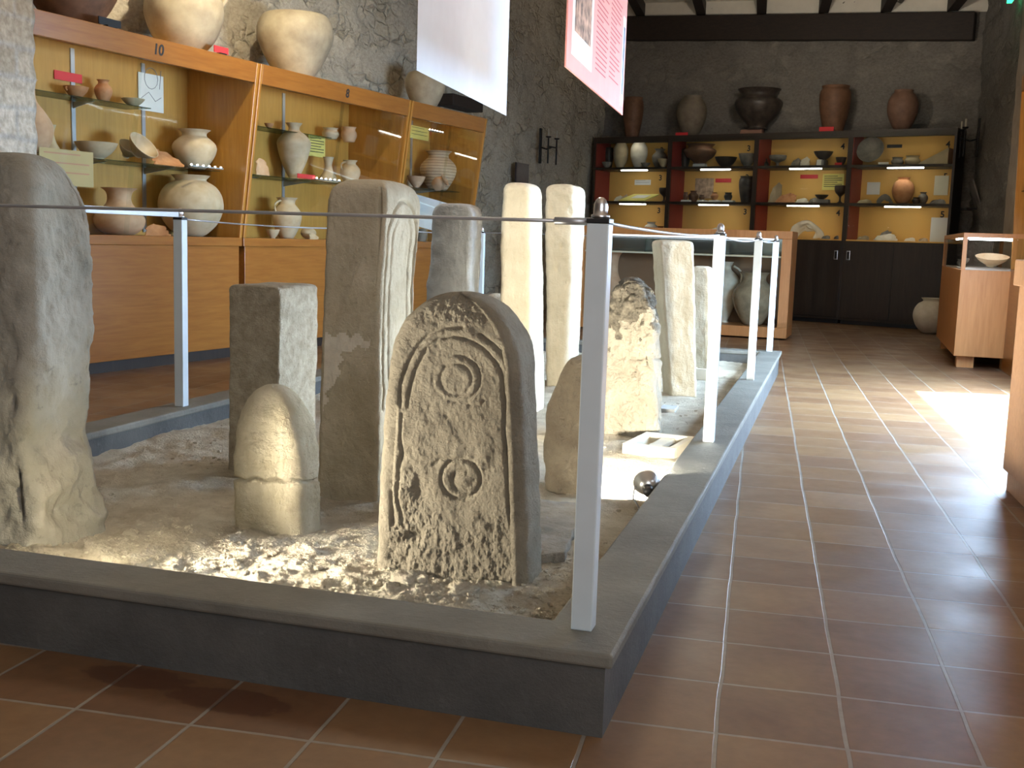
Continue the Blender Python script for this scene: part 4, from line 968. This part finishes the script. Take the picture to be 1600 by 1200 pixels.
def cardR(x0, x1, y0, y1, mat, name, label, cat, d=.52, z=None, lines=0, tilt=0):
    P = placeR((x0+x1)/2, y1, d); s = F/depth(P); w = (x1-x0)/s; h = (y1-y0)/s
    o = G().box(-w/2, w/2, -.004, .004, 0, h).build(name, mat, loc=(P[0], P[1], P[2] if z is None else z)); o.rotation_euler = (tilt, 0, math.pi/2-RA)
    if lines:
        g = G()
        for i in range(lines): zz = h*(.86-.76*i/lines); g.box(-w*.42, w*(.42 if i % 3 else .2), -.0052, -.0042, zz-h*.02, zz+h*.02)
        g.build('lettering', M_ink, o)
    return tag(o, label, cat)
def shR(x0, x1, y0, y1, z, mat, label, arch=False, tilt=.5, d=.25, name='pottery_fragment', cat='pottery fragment'):
    P = placeR((x0+x1)/2, y1, d); s = F/depth(P); return shard(name, (P[0], P[1], z), (x1-x0)/s, (y1-y0)/s, mat, label, cat, rz=math.pi/2-RA, arch=arch, tilt=tilt)
def stand(x0, x1, y0, y1, z, mat, label, d=.2):
    P = placeR((x0+x1)/2, y1, d); s = F/depth(P); w = (x1-x0)/s/2; h = (y1-y0)/s
    o = G().hexa([(-w, -.06, 0), (w, -.06, 0), (w, .06, 0), (-w, .06, 0)], [(-w*.92, -.052, h), (w*.92, -.052, h), (w*.92, .052, h), (-w*.92, .052, h)]).build('display_stand', mat, loc=(P[0], P[1], z), bevel=.004)
    o.rotation_euler = (0, 0, math.pi/2-RA); tag(o, label, 'stand'); return h
T, Mi, Lo = Z2+.02, Z1+.02, ZB+.02
s1, s2, s3, s4 = ' in the first back case', ' in the second back case', ' in the third back case', ' in the last back case'
potR('bucket', 'dark', 943, 958, 228, 261, T, 'pot', 'black pot at the top left'+s1, 'pot', d=.42)
potR('bowl', 'grey', 940, 956, 254, 263, T, 'bowl', 'small grey bowl before the black pot'+s1, 'bowl', d=.12)
potR('egg', 'buff', 957, 981, 221, 262, T, 'egg_jar', 'left egg-shaped jar on the top shelf'+s1, 'jar')
potR('egg', 'pale', 984, 1011, 220, 262, T, 'egg_jar', 'brightly lit egg-shaped jar on the top shelf'+s1, 'jar')
potR('jar', 'grey', 1018, 1042, 232, 262, T, 'jar', 'dark grey jar at the right of the top shelf'+s1, 'jar', d=.38)
potR('bowl', 'buff', 1027, 1045, 250, 263, T, 'bowl', 'buff bowl before the dark grey jar'+s1, 'bowl', d=.12)
potR('dish', 'grey', 1001, 1016, 256, 263, T, 'saucer', 'tiny grey saucer before the bright jar'+s1, 'saucer', d=.10)
cardR(990, 1018, 281, 289, M_paper, 'label_card', 'white label on the middle shelf back'+s1, 'label', lines=2)
P = placeR(997, 313, .22); s = F/depth(P)
bo = G().hexa([(-.33, -.1, 0), (.17, -.1, 0), (.33, .14, .12), (-.16, .14, .12)], [(-.33, -.1, .02), (.17, -.1, .02), (.33, .14, .14), (-.16, .14, .14)]).build('slanted_board', M_yellow, loc=(P[0], P[1], Mi)); bo.rotation_euler = (0, 0, math.pi/2-RA)
G().slab([(-.13, -.03, .058), (.13, -.03, .058), (.2, .08, .113), (-.07, .08, .113)], (0, -.001, .003)).build('paper_sheet', M_paper, bo); tag(bo, 'yellow slanted board with a white sheet'+s1, 'board')
shR(957, 972, 305, 315, Mi, CLAY['pale'], 'pale block-like fragment left of the yellow board'+s1); shR(966, 981, 296, 308, Mi, CLAY['cream'], 'rounded pale fragment at the middle shelf left'+s1, d=.4)
potR('goblet', 'dark', 1029, 1046, 293, 315, Mi, 'goblet', 'dark goblet right of the yellow board'+s1, 'goblet')
potR('jar', 'pale', 1007, 1028, 333, 352, Lo, 'jar', 'pale jar on the lowest shelf'+s1, 'jar', d=.2)
potR('cup', 'brown', 1027, 1038, 339, 352, Lo, 'cup', 'brown cup beside the pale jar'+s1, 'cup')
potR('dish', 'pale', 950, 972, 346, 353, Lo, 'plate', 'pale low plate on the lowest shelf'+s1, 'plate')
h = stand(1083, 1104, 256, 262, T, M_paper, 'white block under the large banded bowl'+s2, d=.28)
potR('krater', 'brown', 1068, 1118, 227, 257, T+h, 'krater', 'large brown bowl raised on a white block'+s2, 'bowl', d=.28)
potR('bucket', 'dark', 1060, 1078, 232, 262, T, 'pot', 'black pot left of the large brown bowl'+s2, 'pot', d=.46)
potR('bowl', 'dark', 1116, 1151, 246, 262, T, 'bowl', 'dark wide bowl on the top shelf'+s2, 'bowl')
potR('bowl', 'grey', 1153, 1181, 239, 260, T, 'bowl', 'grey deep bowl at the right of the top shelf'+s2, 'bowl')
o = cardR(1084, 1115, 279, 310, plain('photo_print', (.48, .33, .22), .7, var=.5, scale=14), 'photo_print', 'brown photograph print on the middle shelf back'+s2, 'photograph')
cardR(1117, 1143, 279, 285, M_red, 'label_card', 'red label beside the photograph print'+s2, 'label')
for x0, x1, y0, cl, lb, kd in ((1067, 1075, 301, 'brown', 'smallest brown cup, leftmost on a white stand', 'cup'), (1092, 1101, 305, 'brown', 'tiny brown cup second on a white stand', 'cup'), (1110, 1122, 301, 'terra', 'reddish cup third on white stand', 'jar'), (1131, 1144, 301, 'dark', 'black cup on the fourth white stand', 'cup')):
    h = stand(x0-2, x1+4, 312, 315, Mi, M_paper, 'white stand under the '+lb.split(',')[0].split(' on')[0].split(' second')[0].split(' third')[0]+s2, d=.14)
    potR(kd, cl, x0, x1, y0, 313, Mi+h, 'cup', lb+s2, 'cup', d=.14)
potR('jar', 'brown', 1075, 1091, 297, 315, Mi, 'jar', 'brown jar below the photograph print'+s2, 'jar', d=.36)
potR('bucket', 'dark', 1153, 1179, 275, 316, Mi, 'tall_jar', 'tall dark jar at the right of the middle shelf'+s2, 'jar', d=.35)
potR('dish', 'dark', 1060, 1092, 347, 354, Lo, 'plate', 'flat dark plate on the lowest shelf'+s2, 'plate', d=.2)
shR(1100, 1130, 342, 356, Lo, CLAY['pale'], 'pale half-round dish fragment on the lowest shelf'+s2, tilt=.4)
potR('bowl', 'dark', 1146, 1180, 347, 357, Lo, 'bowl', 'dark shallow bowl on the lowest shelf'+s2, 'bowl', d=.2)
potR('bottle', 'dark', 1193, 1201, 248, 261, T, 'small_flask', 'tiny dark flask on the top shelf'+s3, 'flask')
potR('goblet', 'grey', 1201, 1228, 242, 260, T, 'footed_bowl', 'grey footed bowl on the top shelf'+s3, 'bowl')
shR(1234, 1250, 246, 260, T, CLAY['grey'], 'left grey fragment of the heap on the top shelf'+s3); shR(1246, 1264, 243, 260, T, CLAY['pale'], 'pale fragment of the heap on the top shelf'+s3, d=.35)
h = stand(1276, 1292, 250, 260, T, M_black, 'black block under the black bowl'+s3, d=.3)
potR('bowl', 'dark', 1271, 1301, 237, 250, T+h, 'bowl', 'black bowl raised on a block'+s3, 'bowl', d=.3)
stand(1277, 1285, 252, 261, T, M_paper, 'small white block before the black bowl'+s3, d=.1)
potR('bowl', 'dark', 1305, 1322, 246, 260, T, 'bowl', 'small dark bowl at the right of the top shelf'+s3, 'bowl')
cardR(1304, 1315, 257, 261, M_red, 'label_card', 'tiny red label on the top shelf'+s3, 'label', d=.06, z=T)
cardR(1250, 1278, 273, 279, M_red, 'label_card', 'red label on the middle shelf back'+s3, 'label')
cardR(1284, 1318, 272, 297, M_yellow, 'label_card', 'large yellow information card'+s3, 'label', lines=6)
shR(1199, 1221, 284, 317, Mi, CLAY['buff'], 'tall upright buff fragment on the middle shelf'+s3, d=.4, tilt=.2); shR(1208, 1242, 300, 317, Mi, CLAY['terra'], 'broad reddish fragment before the tall one'+s3, d=.18, tilt=1.)
shR(1241, 1262, 310, 318, Mi, CLAY['pale'], 'small white fragment on the middle shelf'+s3, d=.12); shR(1262, 1278, 309, 318, Mi, CLAY['grey'], 'low grey fragment beside the raised cup'+s3, d=.14)
h = stand(1276, 1296, 311, 317, Mi, plain('grey_block', (.25, .24, .22), .7), 'grey block under the dark cup'+s3)
potR('bowl', 'dark', 1273, 1294, 305, 312, Mi+h, 'cup', 'dark cup raised on a grey block'+s3, 'cup', d=.2)
potR('goblet', 'dark', 1303, 1321, 289, 317, Mi, 'goblet', 'dark tall goblet at the right of the middle shelf'+s3, 'goblet')
shR(1231, 1284, 346, 374, Lo, CLAY['pale'], 'large cream fan-shaped vessel fragment on the lowest shelf'+s3, arch=True, d=.2, cat='vessel fragment')
for x, w_, c_ in ((1290, 14, 'grey'), (1306, 8, 'dark')): shR(x-w_/2, x+w_/2, 368, 374, Lo, CLAY[c_], ('flat grey' if c_ == 'grey' else 'tiny dark')+' fragment right of the fan-shaped one'+s3, d=.15)
o = potR('dish', 'grey', 1341, 1383, 236, 248, T, 'plate', 'big grey plate standing on edge on the top shelf'+s4, 'plate', d=.3); o.rotation_euler = (R_(72), 0, math.pi/2-RA); o.location.z = T+.205
cardR(1386, 1409, 226, 231, M_black, 'label_card', 'black label on the top shelf back'+s4, 'label')
potR('cup', 'grey', 1392, 1411, 248, 261, T, 'cup', 'left grey cup on the top shelf'+s4, 'cup')
potR('cup', 'buff', 1413, 1437, 246, 261, T, 'cup', 'larger buff cup beside the grey one, top shelf'+s4, 'cup')
cardR(1372, 1388, 257, 261, M_paper, 'label_card', 'little white label lying on the top shelf'+s4, 'label', d=.06, z=T)
P = placeR(1462, 260, .25); s = F/depth(P)
o = G().hexa([(-.22, -.15, 0), (.2, -.15, 0), (.2, .15, 0), (-.22, .15, 0)], [(-.22, -.15, .015), (.2, -.15, .24), (.2, .15, .24), (-.22, .15, .015)]).build('wedge_support', CLAY['buff'], loc=(P[0], P[1], T)); o.rotation_euler = (0, 0, math.pi/2-RA); tag(o, 'sloping buff wedge at the right of the top shelf'+s4, 'support')
cardR(1354, 1374, 285, 304, M_paper, 'label_card', 'square white card on the middle shelf'+s4, 'label')
shR(1368, 1395, 303, 318, Mi, CLAY['grey'], 'grey arched fragment left of the terracotta jar'+s4, arch=True, d=.35)
potR('globe', 'terra', 1393, 1426, 276, 317, Mi, 'terracotta_jar', 'shiny terracotta jar on the middle shelf'+s4, 'jar', d=.25)
potR('jar', 'grey', 1434, 1449, 298, 317, Mi, 'small_jug', 'small grey jug right of the terracotta jar'+s4, 'jug', d=.3)
potR('cup', 'dark', 1425, 1438, 308, 318, Mi, 'cup', 'low dark cup beside the terracotta jar'+s4, 'cup', d=.12)
shR(1452, 1478, 309, 318, Mi, CLAY['grey'], 'grey mound-like fragment at the middle shelf right'+s4); shR(1338, 1362, 311, 318, Mi, CLAY['buff'], 'low buff fragment at the middle shelf left'+s4, d=.15)
cardR(1459, 1480, 275, 305, M_cream, 'label_card', 'cream card on the middle shelf back'+s4, 'label')
shR(1364, 1402, 366, 377, Lo, CLAY['pale'], 'pale fragments heaped on the lowest shelf'+s4, d=.15); shR(1372, 1393, 357, 374, Lo, CLAY['grey'], 'pointed grey fragment on the heap'+s4, d=.32, tilt=.3)
shR(1338, 1358, 369, 376, Lo, CLAY['buff'], 'flat buff fragment at the lowest shelf left'+s4, d=.2); shR(1412, 1430, 372, 378, Lo, CLAY['pale'], 'small pale fragment at the lowest shelf middle'+s4, d=.15); shR(1434, 1450, 372, 378, Lo, CLAY['cream'], 'small cream fragment at the lowest shelf right'+s4, d=.18)
cardR(1453, 1478, 338, 376, M_paper, 'drawing_sheet', 'pale leaning sheet on the lowest shelf'+s4, 'drawing', d=.3, z=Lo)
# on top of the back cases
for kd, cl, x0, x1, y0, y1, lb in (('bucket', 'brown', 972, 1004, 143, 205, 'slim brown jar half hidden by the pink banner'), ('egg', 'dimgrey', 1056, 1103, 141, 203, 'grey egg-shaped jar second from left'), ('krater', 'dark', 1147, 1220, 134, 195, 'broad black urn in the middle'), ('bucket', 'brown', 1278, 1326, 126, 197, 'reddish-brown barrel-shaped jar'), ('egg', 'dimred', 1385, 1432, 134, 196, 'reddish jar farthest right')):
    zz = ZR
    if cl == 'dark': zz = ZR+stand(1157, 1194, 195, 203, ZR, plain('pinkish_block', (.3, .16, .11), .8), 'pinkish block under the broad black urn', d=.25)
    potR(kd, cl, x0, x1, y0, y1, zz, 'storage_jar', lb+' on top of the back cases', 'jar', d=.25)
cardR(1055, 1076, 199, 204, M_red, 'label_card', 'red label before the egg-shaped jar on the back cases', 'label', d=.08, z=ZR); cardR(1280, 1303, 192, 199, M_red, 'label_card', 'red label before the barrel-shaped jar on the back cases', 'label', d=.04, z=ZR)

# ------------------------------------------------------------------ low glass counter behind the pit
P = onz(1228, 532, 0); CA = R_(93); CU = (math.sin(CA), math.cos(CA))
L = 2.75; r = empty('glass_counter', (P[0]-CU[0]*L, P[1]-CU[1]*L, 0), math.pi/2-CA, 'wide wooden glass-sided counter behind the sand bed holding two jars', 'display counter')
D = .7; t = .12
G().box(0, L, 0, D, 0.02, .15).build('bottom_board', M_pale, r, bevel=.004)
G().box(0, L, 0, D, 1.245, 1.34).build('top_board', M_pale, r, bevel=.004)
G().box(L-t, L, 0, D, .15, 1.245).build('side_panel', M_pale, r, bevel=.003); G().box(0, t, 0, D, .15, 1.245).build('side_panel', M_pale, r, bevel=.003)
G().box(t, L-t, D-.02, D, .15, 1.0).build('back_panel', plain('brown_lining', (.26, .15, .08), .6), r)
G().box(t, L-t, .02, D-.02, 1.01, 1.03).build('glass_shelf', M_cream, r)
G().box(t, L-t, D-.02, D-.012, 1.03, 1.245).build('mirror_back', plain('dull_mirror', (.3, .33, .33), .15, 1), r)
G().box(t, L-t, .0, .006, .15, 1.245).build('glass_pane', M_glass, r)
for u in (.9, 1.0, 1.9, 2.5): G().box(u, u+.012, .05, .5, 1.03, 1.2).build('glass_divider', M_shelfg, r)
G().box(t+.05, L-t-.05, .02, .045, 1.225, 1.245).build('lamp_strip', emit('led_dim', (.85, .93, 1), 2.2), r)
def potC(kind, clay, x0, x1, y0, y1, z, label, d=.3, **kw):
    n = np.array([math.cos(CA), -math.sin(CA)]); n = -n if n[1] < 0 else n
    Pq = onplane((x0+x1)/2, y1, np.array(P[:2])+n*d, n); s = F/depth(Pq)
    return pot(kind, clay, (Pq[0], Pq[1], z), (x1-x0)/2/s, (y1-y0)/s, 'counter_jar', label, 'jar', **kw)
potC('jar', 'glossy', 1142, 1207, 432, 514, .15, 'round glossy brown jar in the counter behind the sand bed', .28)
potC('amphora', 'pale', 1108, 1152, 418, 512, .15, 'pale jar with a tall looped handle in the counter', .50, handles=1, hang=0)
potC('flared', 'pink', 925, 975, 410, 510, .15, 'pinkish wide-necked jar at the left of the counter', .35)

# ------------------------------------------------------------------ small counter at the right, with lit glass top
A = onz(1490, 556, .12); B = onz(1447, 521, .12); Cc = onz(1577, 561, .12)
uA = (Cc[:2]-A[:2]); wA = np.linalg.norm(uA); uA /= wA; ang = math.atan2(uA[1], uA[0]); W_ = .66; D_ = 2.6
r = empty('glass_counter', (A[0], A[1], 0), ang, 'orange wooden counter with a lit glass top, right of the aisle', 'display counter')
G().box(0, W_, 0, D_, .12, .98).build('body', M_pale, r, bevel=.004)
for x, y in ((.12, .12), (W_-.12, .12), (.12, D_-.3), (W_-.12, D_-.3)): G().box(x-.08, x+.08, y-.02, y+.14, 0, .12).build('foot', M_pale, r)
g = G()
for x, y in ((0, 0), (W_-.04, 0), (0, D_-.06), (W_-.04, D_-.06)): g.box(x, x+.04, y, y+.06, .98, 1.30)
g.build('corner_post', M_pale, r)
G().box(0, W_, 0, D_, 1.30, 1.345).build('top_frame', M_pale, r, bevel=.003)
G().box(.04, W_-.04, .06, D_-.06, .98, .992).build('display_floor', plain('pale_lining', (.6, .6, .58), .8), r)
G().box(.004, .010, .06, D_-.06, .98, 1.30).build('glass_pane', M_glass, r); G().box(.04, W_-.04, .004, .010, .98, 1.30).build('glass_pane', M_glass, r)
G().box(.03, .06, .08, 1.3, 1.285, 1.30).build('lamp_strip', M_ledc, r); G().box(.06, W_-.05, .02, .05, 1.275, 1.30).build('lamp_strip', M_ledc, r)
def inC(x, y): c, s = math.cos(ang), math.sin(ang); return (A[0]+x*c-y*s, A[1]+x*s+y*c)
for x, y, k, cl, rr, hh, lb in ((.30, .22, 'dish', 'cream', .16, .10, 'cream dish inside the lit right-hand counter'), (.12, 1.0, 'goblet', 'grey', .04, .10, 'small grey goblet in the lit right-hand counter'), (.14, 1.7, 'cup', 'grey', .05, .08, 'grey cup far back in the lit right-hand counter')):
    q_ = inC(x, y); o = pot(k, cl, (q_[0], q_[1], .992), rr, hh, k if k != 'cup' else 'cup', lb, 'dish' if k == 'dish' else k)
    if k == 'dish': o.rotation_euler = (R_(12), 0, 0); o.location.z += .03
P_ = onz(1452, 521, 0); o = pot('globe', 'pale', (P_[0], P_[1], 0), .24, .5, 'storage_jar', 'pale round jar on the floor behind the right-hand counter', 'jar')

# tall orange cabinet beyond the desk
P_ = onz(1573, 579, 0)
r = empty('display_cabinet', (P_[0]-.10, P_[1]-.3, 0), 0, 'tall orange cabinet at the right frame edge beyond the desk', 'display cabinet')
G().box(.05, .5, -1.6, .3, 0, 1.0).build('base_cabinet', M_cab, r, bevel=.004)
G().hexa([(.05, -1.6, 1.0), (.5, -1.6, 1.0), (.5, -1.56, 1.0), (.05, -1.56, 1.0)], [(.0, -1.6, 2.85), (.5, -1.6, 2.85), (.5, -1.56, 2.85), (.0, -1.56, 2.85)]).build('side_panel', M_cabv, r)
G().hexa([(.05, .26, 1.0), (.5, .26, 1.0), (.5, .3, 1.0), (.05, .3, 1.0)], [(.0, .26, 2.85), (.5, .26, 2.85), (.5, .3, 2.85), (.0, .3, 2.85)]).build('side_panel', M_cabv, r)
G().box(.0, .5, -1.56, .26, 2.7, 2.85).build('header_board', M_cab, r); G().box(.48, .5, -1.56, .26, 1.0, 2.7).build('back_panel', M_cabin, r)
G().box(.08, .48, -1.56, .26, 1.75, 1.76).build('glass_shelf', M_shelfg, r)
# desk at the right edge
A = onz(1564, 763, 0); r = empty('reception_desk', (A[0], A[1], 0), -TA, 'brown wooden desk cut off by the right edge of the view', 'desk')
G().box(.0, .9, -2.6, 0, .10, 1.0).build('side_board', M_desk, r, bevel=.003); G().box(.02, .88, -2.58, -.02, 0, .10).build('plinth', M_desk, r)
G().box(-.025, .93, -2.63, .025, 1.0, 1.125).build('desk_top', M_desk, r, bevel=.006)

# ------------------------------------------------------------------ hanging banners
def banner(p0, p1, zb, name, label, mat):
    """bottom corners seen at p0 (near) and p1 (far)"""
    A = onz(*p0, zb); B = onz(*p1, zb); d = B-A; L = np.linalg.norm(d); u = d/L
    r = empty(name, tuple(A), math.atan2(u[1], u[0]), label, 'banner', 'printed banners hanging over the sand bed')
    if mat.name.startswith('white'):      # a single translucent cloth sheet
        v, f = grid(8, 8, lambda p_, q_: (p_*L, .004*math.sin(p_*9)*q_, q_*2.3)); mk('panel', v, f, mat, r, smooth=True)
    else: G().box(0, L, -.004, .004, 0, 2.3).build('panel', mat, r)
    G().tube([(0, 0, 2.3), (L, 0, 2.3)], .012, 8).build('hanging_rod', M_steel, r)
    zt = zc(A[0])-A[2]+.1
    for x in (.15, L-.15): G().tube([(x, 0, 2.3), (x, 0, zt)], .002, 5).build('wire', M_steel, r)
    return r, L
rw, Lw_ = banner((651, 110), (791, 181), 1.97, 'hanging_banner', 'plain white banner back hanging before the left wall', plain('white_banner', (.76, .84, .92), .9, spec=.1))
rp, Lp = banner((883, 104), (972, 180), 1.97, 'hanging_banner', 'pink banner with columns of text and photographs', plain('pink_banner', (.74, .30, .26), .6))
wm = MATS['white_banner']; nt = wm.node_tree; bs = nt.nodes['Principled BSDF']; tl = N(nt, 'ShaderNodeBsdfTranslucent'); tl.inputs[0].default_value = (.80, .86, .92, 1)
ms = N(nt, 'ShaderNodeMixShader'); ms.inputs[0].default_value = .5; nt.links.new(bs.outputs[0], ms.inputs[1]); nt.links.new(tl.outputs[0], ms.inputs[2]); nt.links.new(ms.outputs[0], nt.nodes['Material Output'].inputs[0])
# print on the side that faces right
g = G(); M_txt = plain('print_ink', (.42, .10, .10), .7)
yy = -.0046
def pr(g, x0, x1, z0, z1, e=0): g.box(x0, x1, yy-.0004-e, yy-e, z0, z1)
n = 0
for (xa, xb, za) in ((.50*Lp*1.0, .70*Lp, .20), (.72*Lp, .92*Lp, .14)):
    pass
for c_, (xa, xb) in enumerate(((.42, .64), (.67, .90))):
    z = .12+.03*c_
    while z < 2.2:
        e = random.uniform(.82, 1) if random.random() < .8 else .5
        pr(g, xa*Lp, (xa+(xb-xa)*e)*Lp, z, z+.008); z += .028
g.build('lettering', M_txt, rp)
for q_ in ((.06, .36, .08, .62), (.925, .985, .05, .60), (.925, .985, .75, 1.2), (.06, .36, .8, 2.1)):
    g = G(); pr(g, q_[0]*Lp, q_[1]*Lp, q_[2], q_[3]); g.build('white_border', M_paper, rp)
g = G(); pr(g, .09*Lp, .33*Lp, .20, .60, .0006); pr(g, .09*Lp, .33*Lp, .84, 2.0, .0006); g.build('photograph', plain('brown_photo', (.30, .18, .12), .7, var=.8, scale=18), rp)
g = G(); pr(g, .937*Lp, .975*Lp, .12, .54, .0006); pr(g, .937*Lp, .975*Lp, .80, 1.1, .0006); g.build('photograph', plain('grey_photo', (.22, .25, .33), .7, var=.5, scale=18), rp)
# the printed side must face the camera: mirror if needed
Rz = Matrix.Rotation(rp.rotation_euler[2], 3, 'Z'); fn = Rz @ Vector((0, -1, 0))
if (Vector(CAM)-rp.location).dot(fn) < 0:
    for ch in rp.children:
        if ch.name.split('.')[0] in ('lettering', 'white_border', 'photograph'): ch.scale.y = -1

# ------------------------------------------------------------------ wall sconces, plaques, exit light
def sconce(P, n, label, s=1.):
    r = empty('candle_sconce', tuple(P), math.atan2(n[1], n[0])-math.pi/2, label, 'sconce')   # local +y points into the room
    G().box(-.035, .035, 0, .03, -.27*s, .27*s).build('back_plate', M_iron, r, bevel=.01)
    G().tube([(0, .02, -.02), (0, .12, -.05), (0, .22, -.02)], .012, 8).tube([(-.16, .22, -.02), (.16, .22, -.02)], .012, 8).build('arm', M_iron, r)
    for x in (-.16, .16):
        c = G().tube([(x, .22, -.28*s), (x, .22, .10)], .013, 8).lathe([(0, .1), (.035, .11), (.045, .13), (0, .125)], 12, (x, .22, 0)).build('holder', M_iron, r)
        G().lathe([(.014, .12), (.014, .24), (0, .245)], 10, (x, .22, 0)).build('candle', plain('candle_wax', (.4, .37, .3), .6), c)
P = onplane(843, 228, LO-LN*.70, LN); sconce(P, LN, 'black iron candle sconce on the left wall beside the white banner')
P = onplane(1530, 215, RC-TN*.03, TN); sconce(P, -TN, 'black iron candle sconce on the right wall beside the back cases')
P = onplane(814, 272, LO-LN*.66, LN); o = G().box(0, .03, -.22, .22, -.16, .16).build('wall_plaque', plain('plaque', (.04, .03, .035), .3, var=.4, scale=20), loc=tuple(P), bevel=.004); o.rotation_euler = (0, 0, -LA); tag(o, 'dark square plaque on the left wall behind the left cream stone', 'plaque')
P = onplane(1524, 303, RC-TN*.03, TN); r = empty('wall_bracket_picture', tuple(P), math.pi-TA, 'small grey picture leaning on a bracket on the right wall', 'picture')
G().hexa([(0, -.2, -.2), (.02, -.2, -.2), (.02, .2, -.2), (0, .2, -.2)], [(.0, -.2, .2), (.02, -.2, .2), (.02, .2, .2), (0, .2, .2)]).build('picture_board', plain('grey_board', (.16, .15, .14), .5, var=.3), r); bpy.data.objects[r.children[0].name].rotation_euler = (0, R_(20), 0)
G().box(0, .14, -.24, .24, -.23, -.2).build('bracket_shelf', M_iron, r)
P = onplane(1583, 2, RC-TN*.05, TN); tag(G().box(-.06, .0, -.12, .12, 0, .08).build('exit_light', emit('green_glow', (.05, 1, .35), 2.5), loc=tuple(P)), 'small green emergency light high on the right wall', 'emergency light')
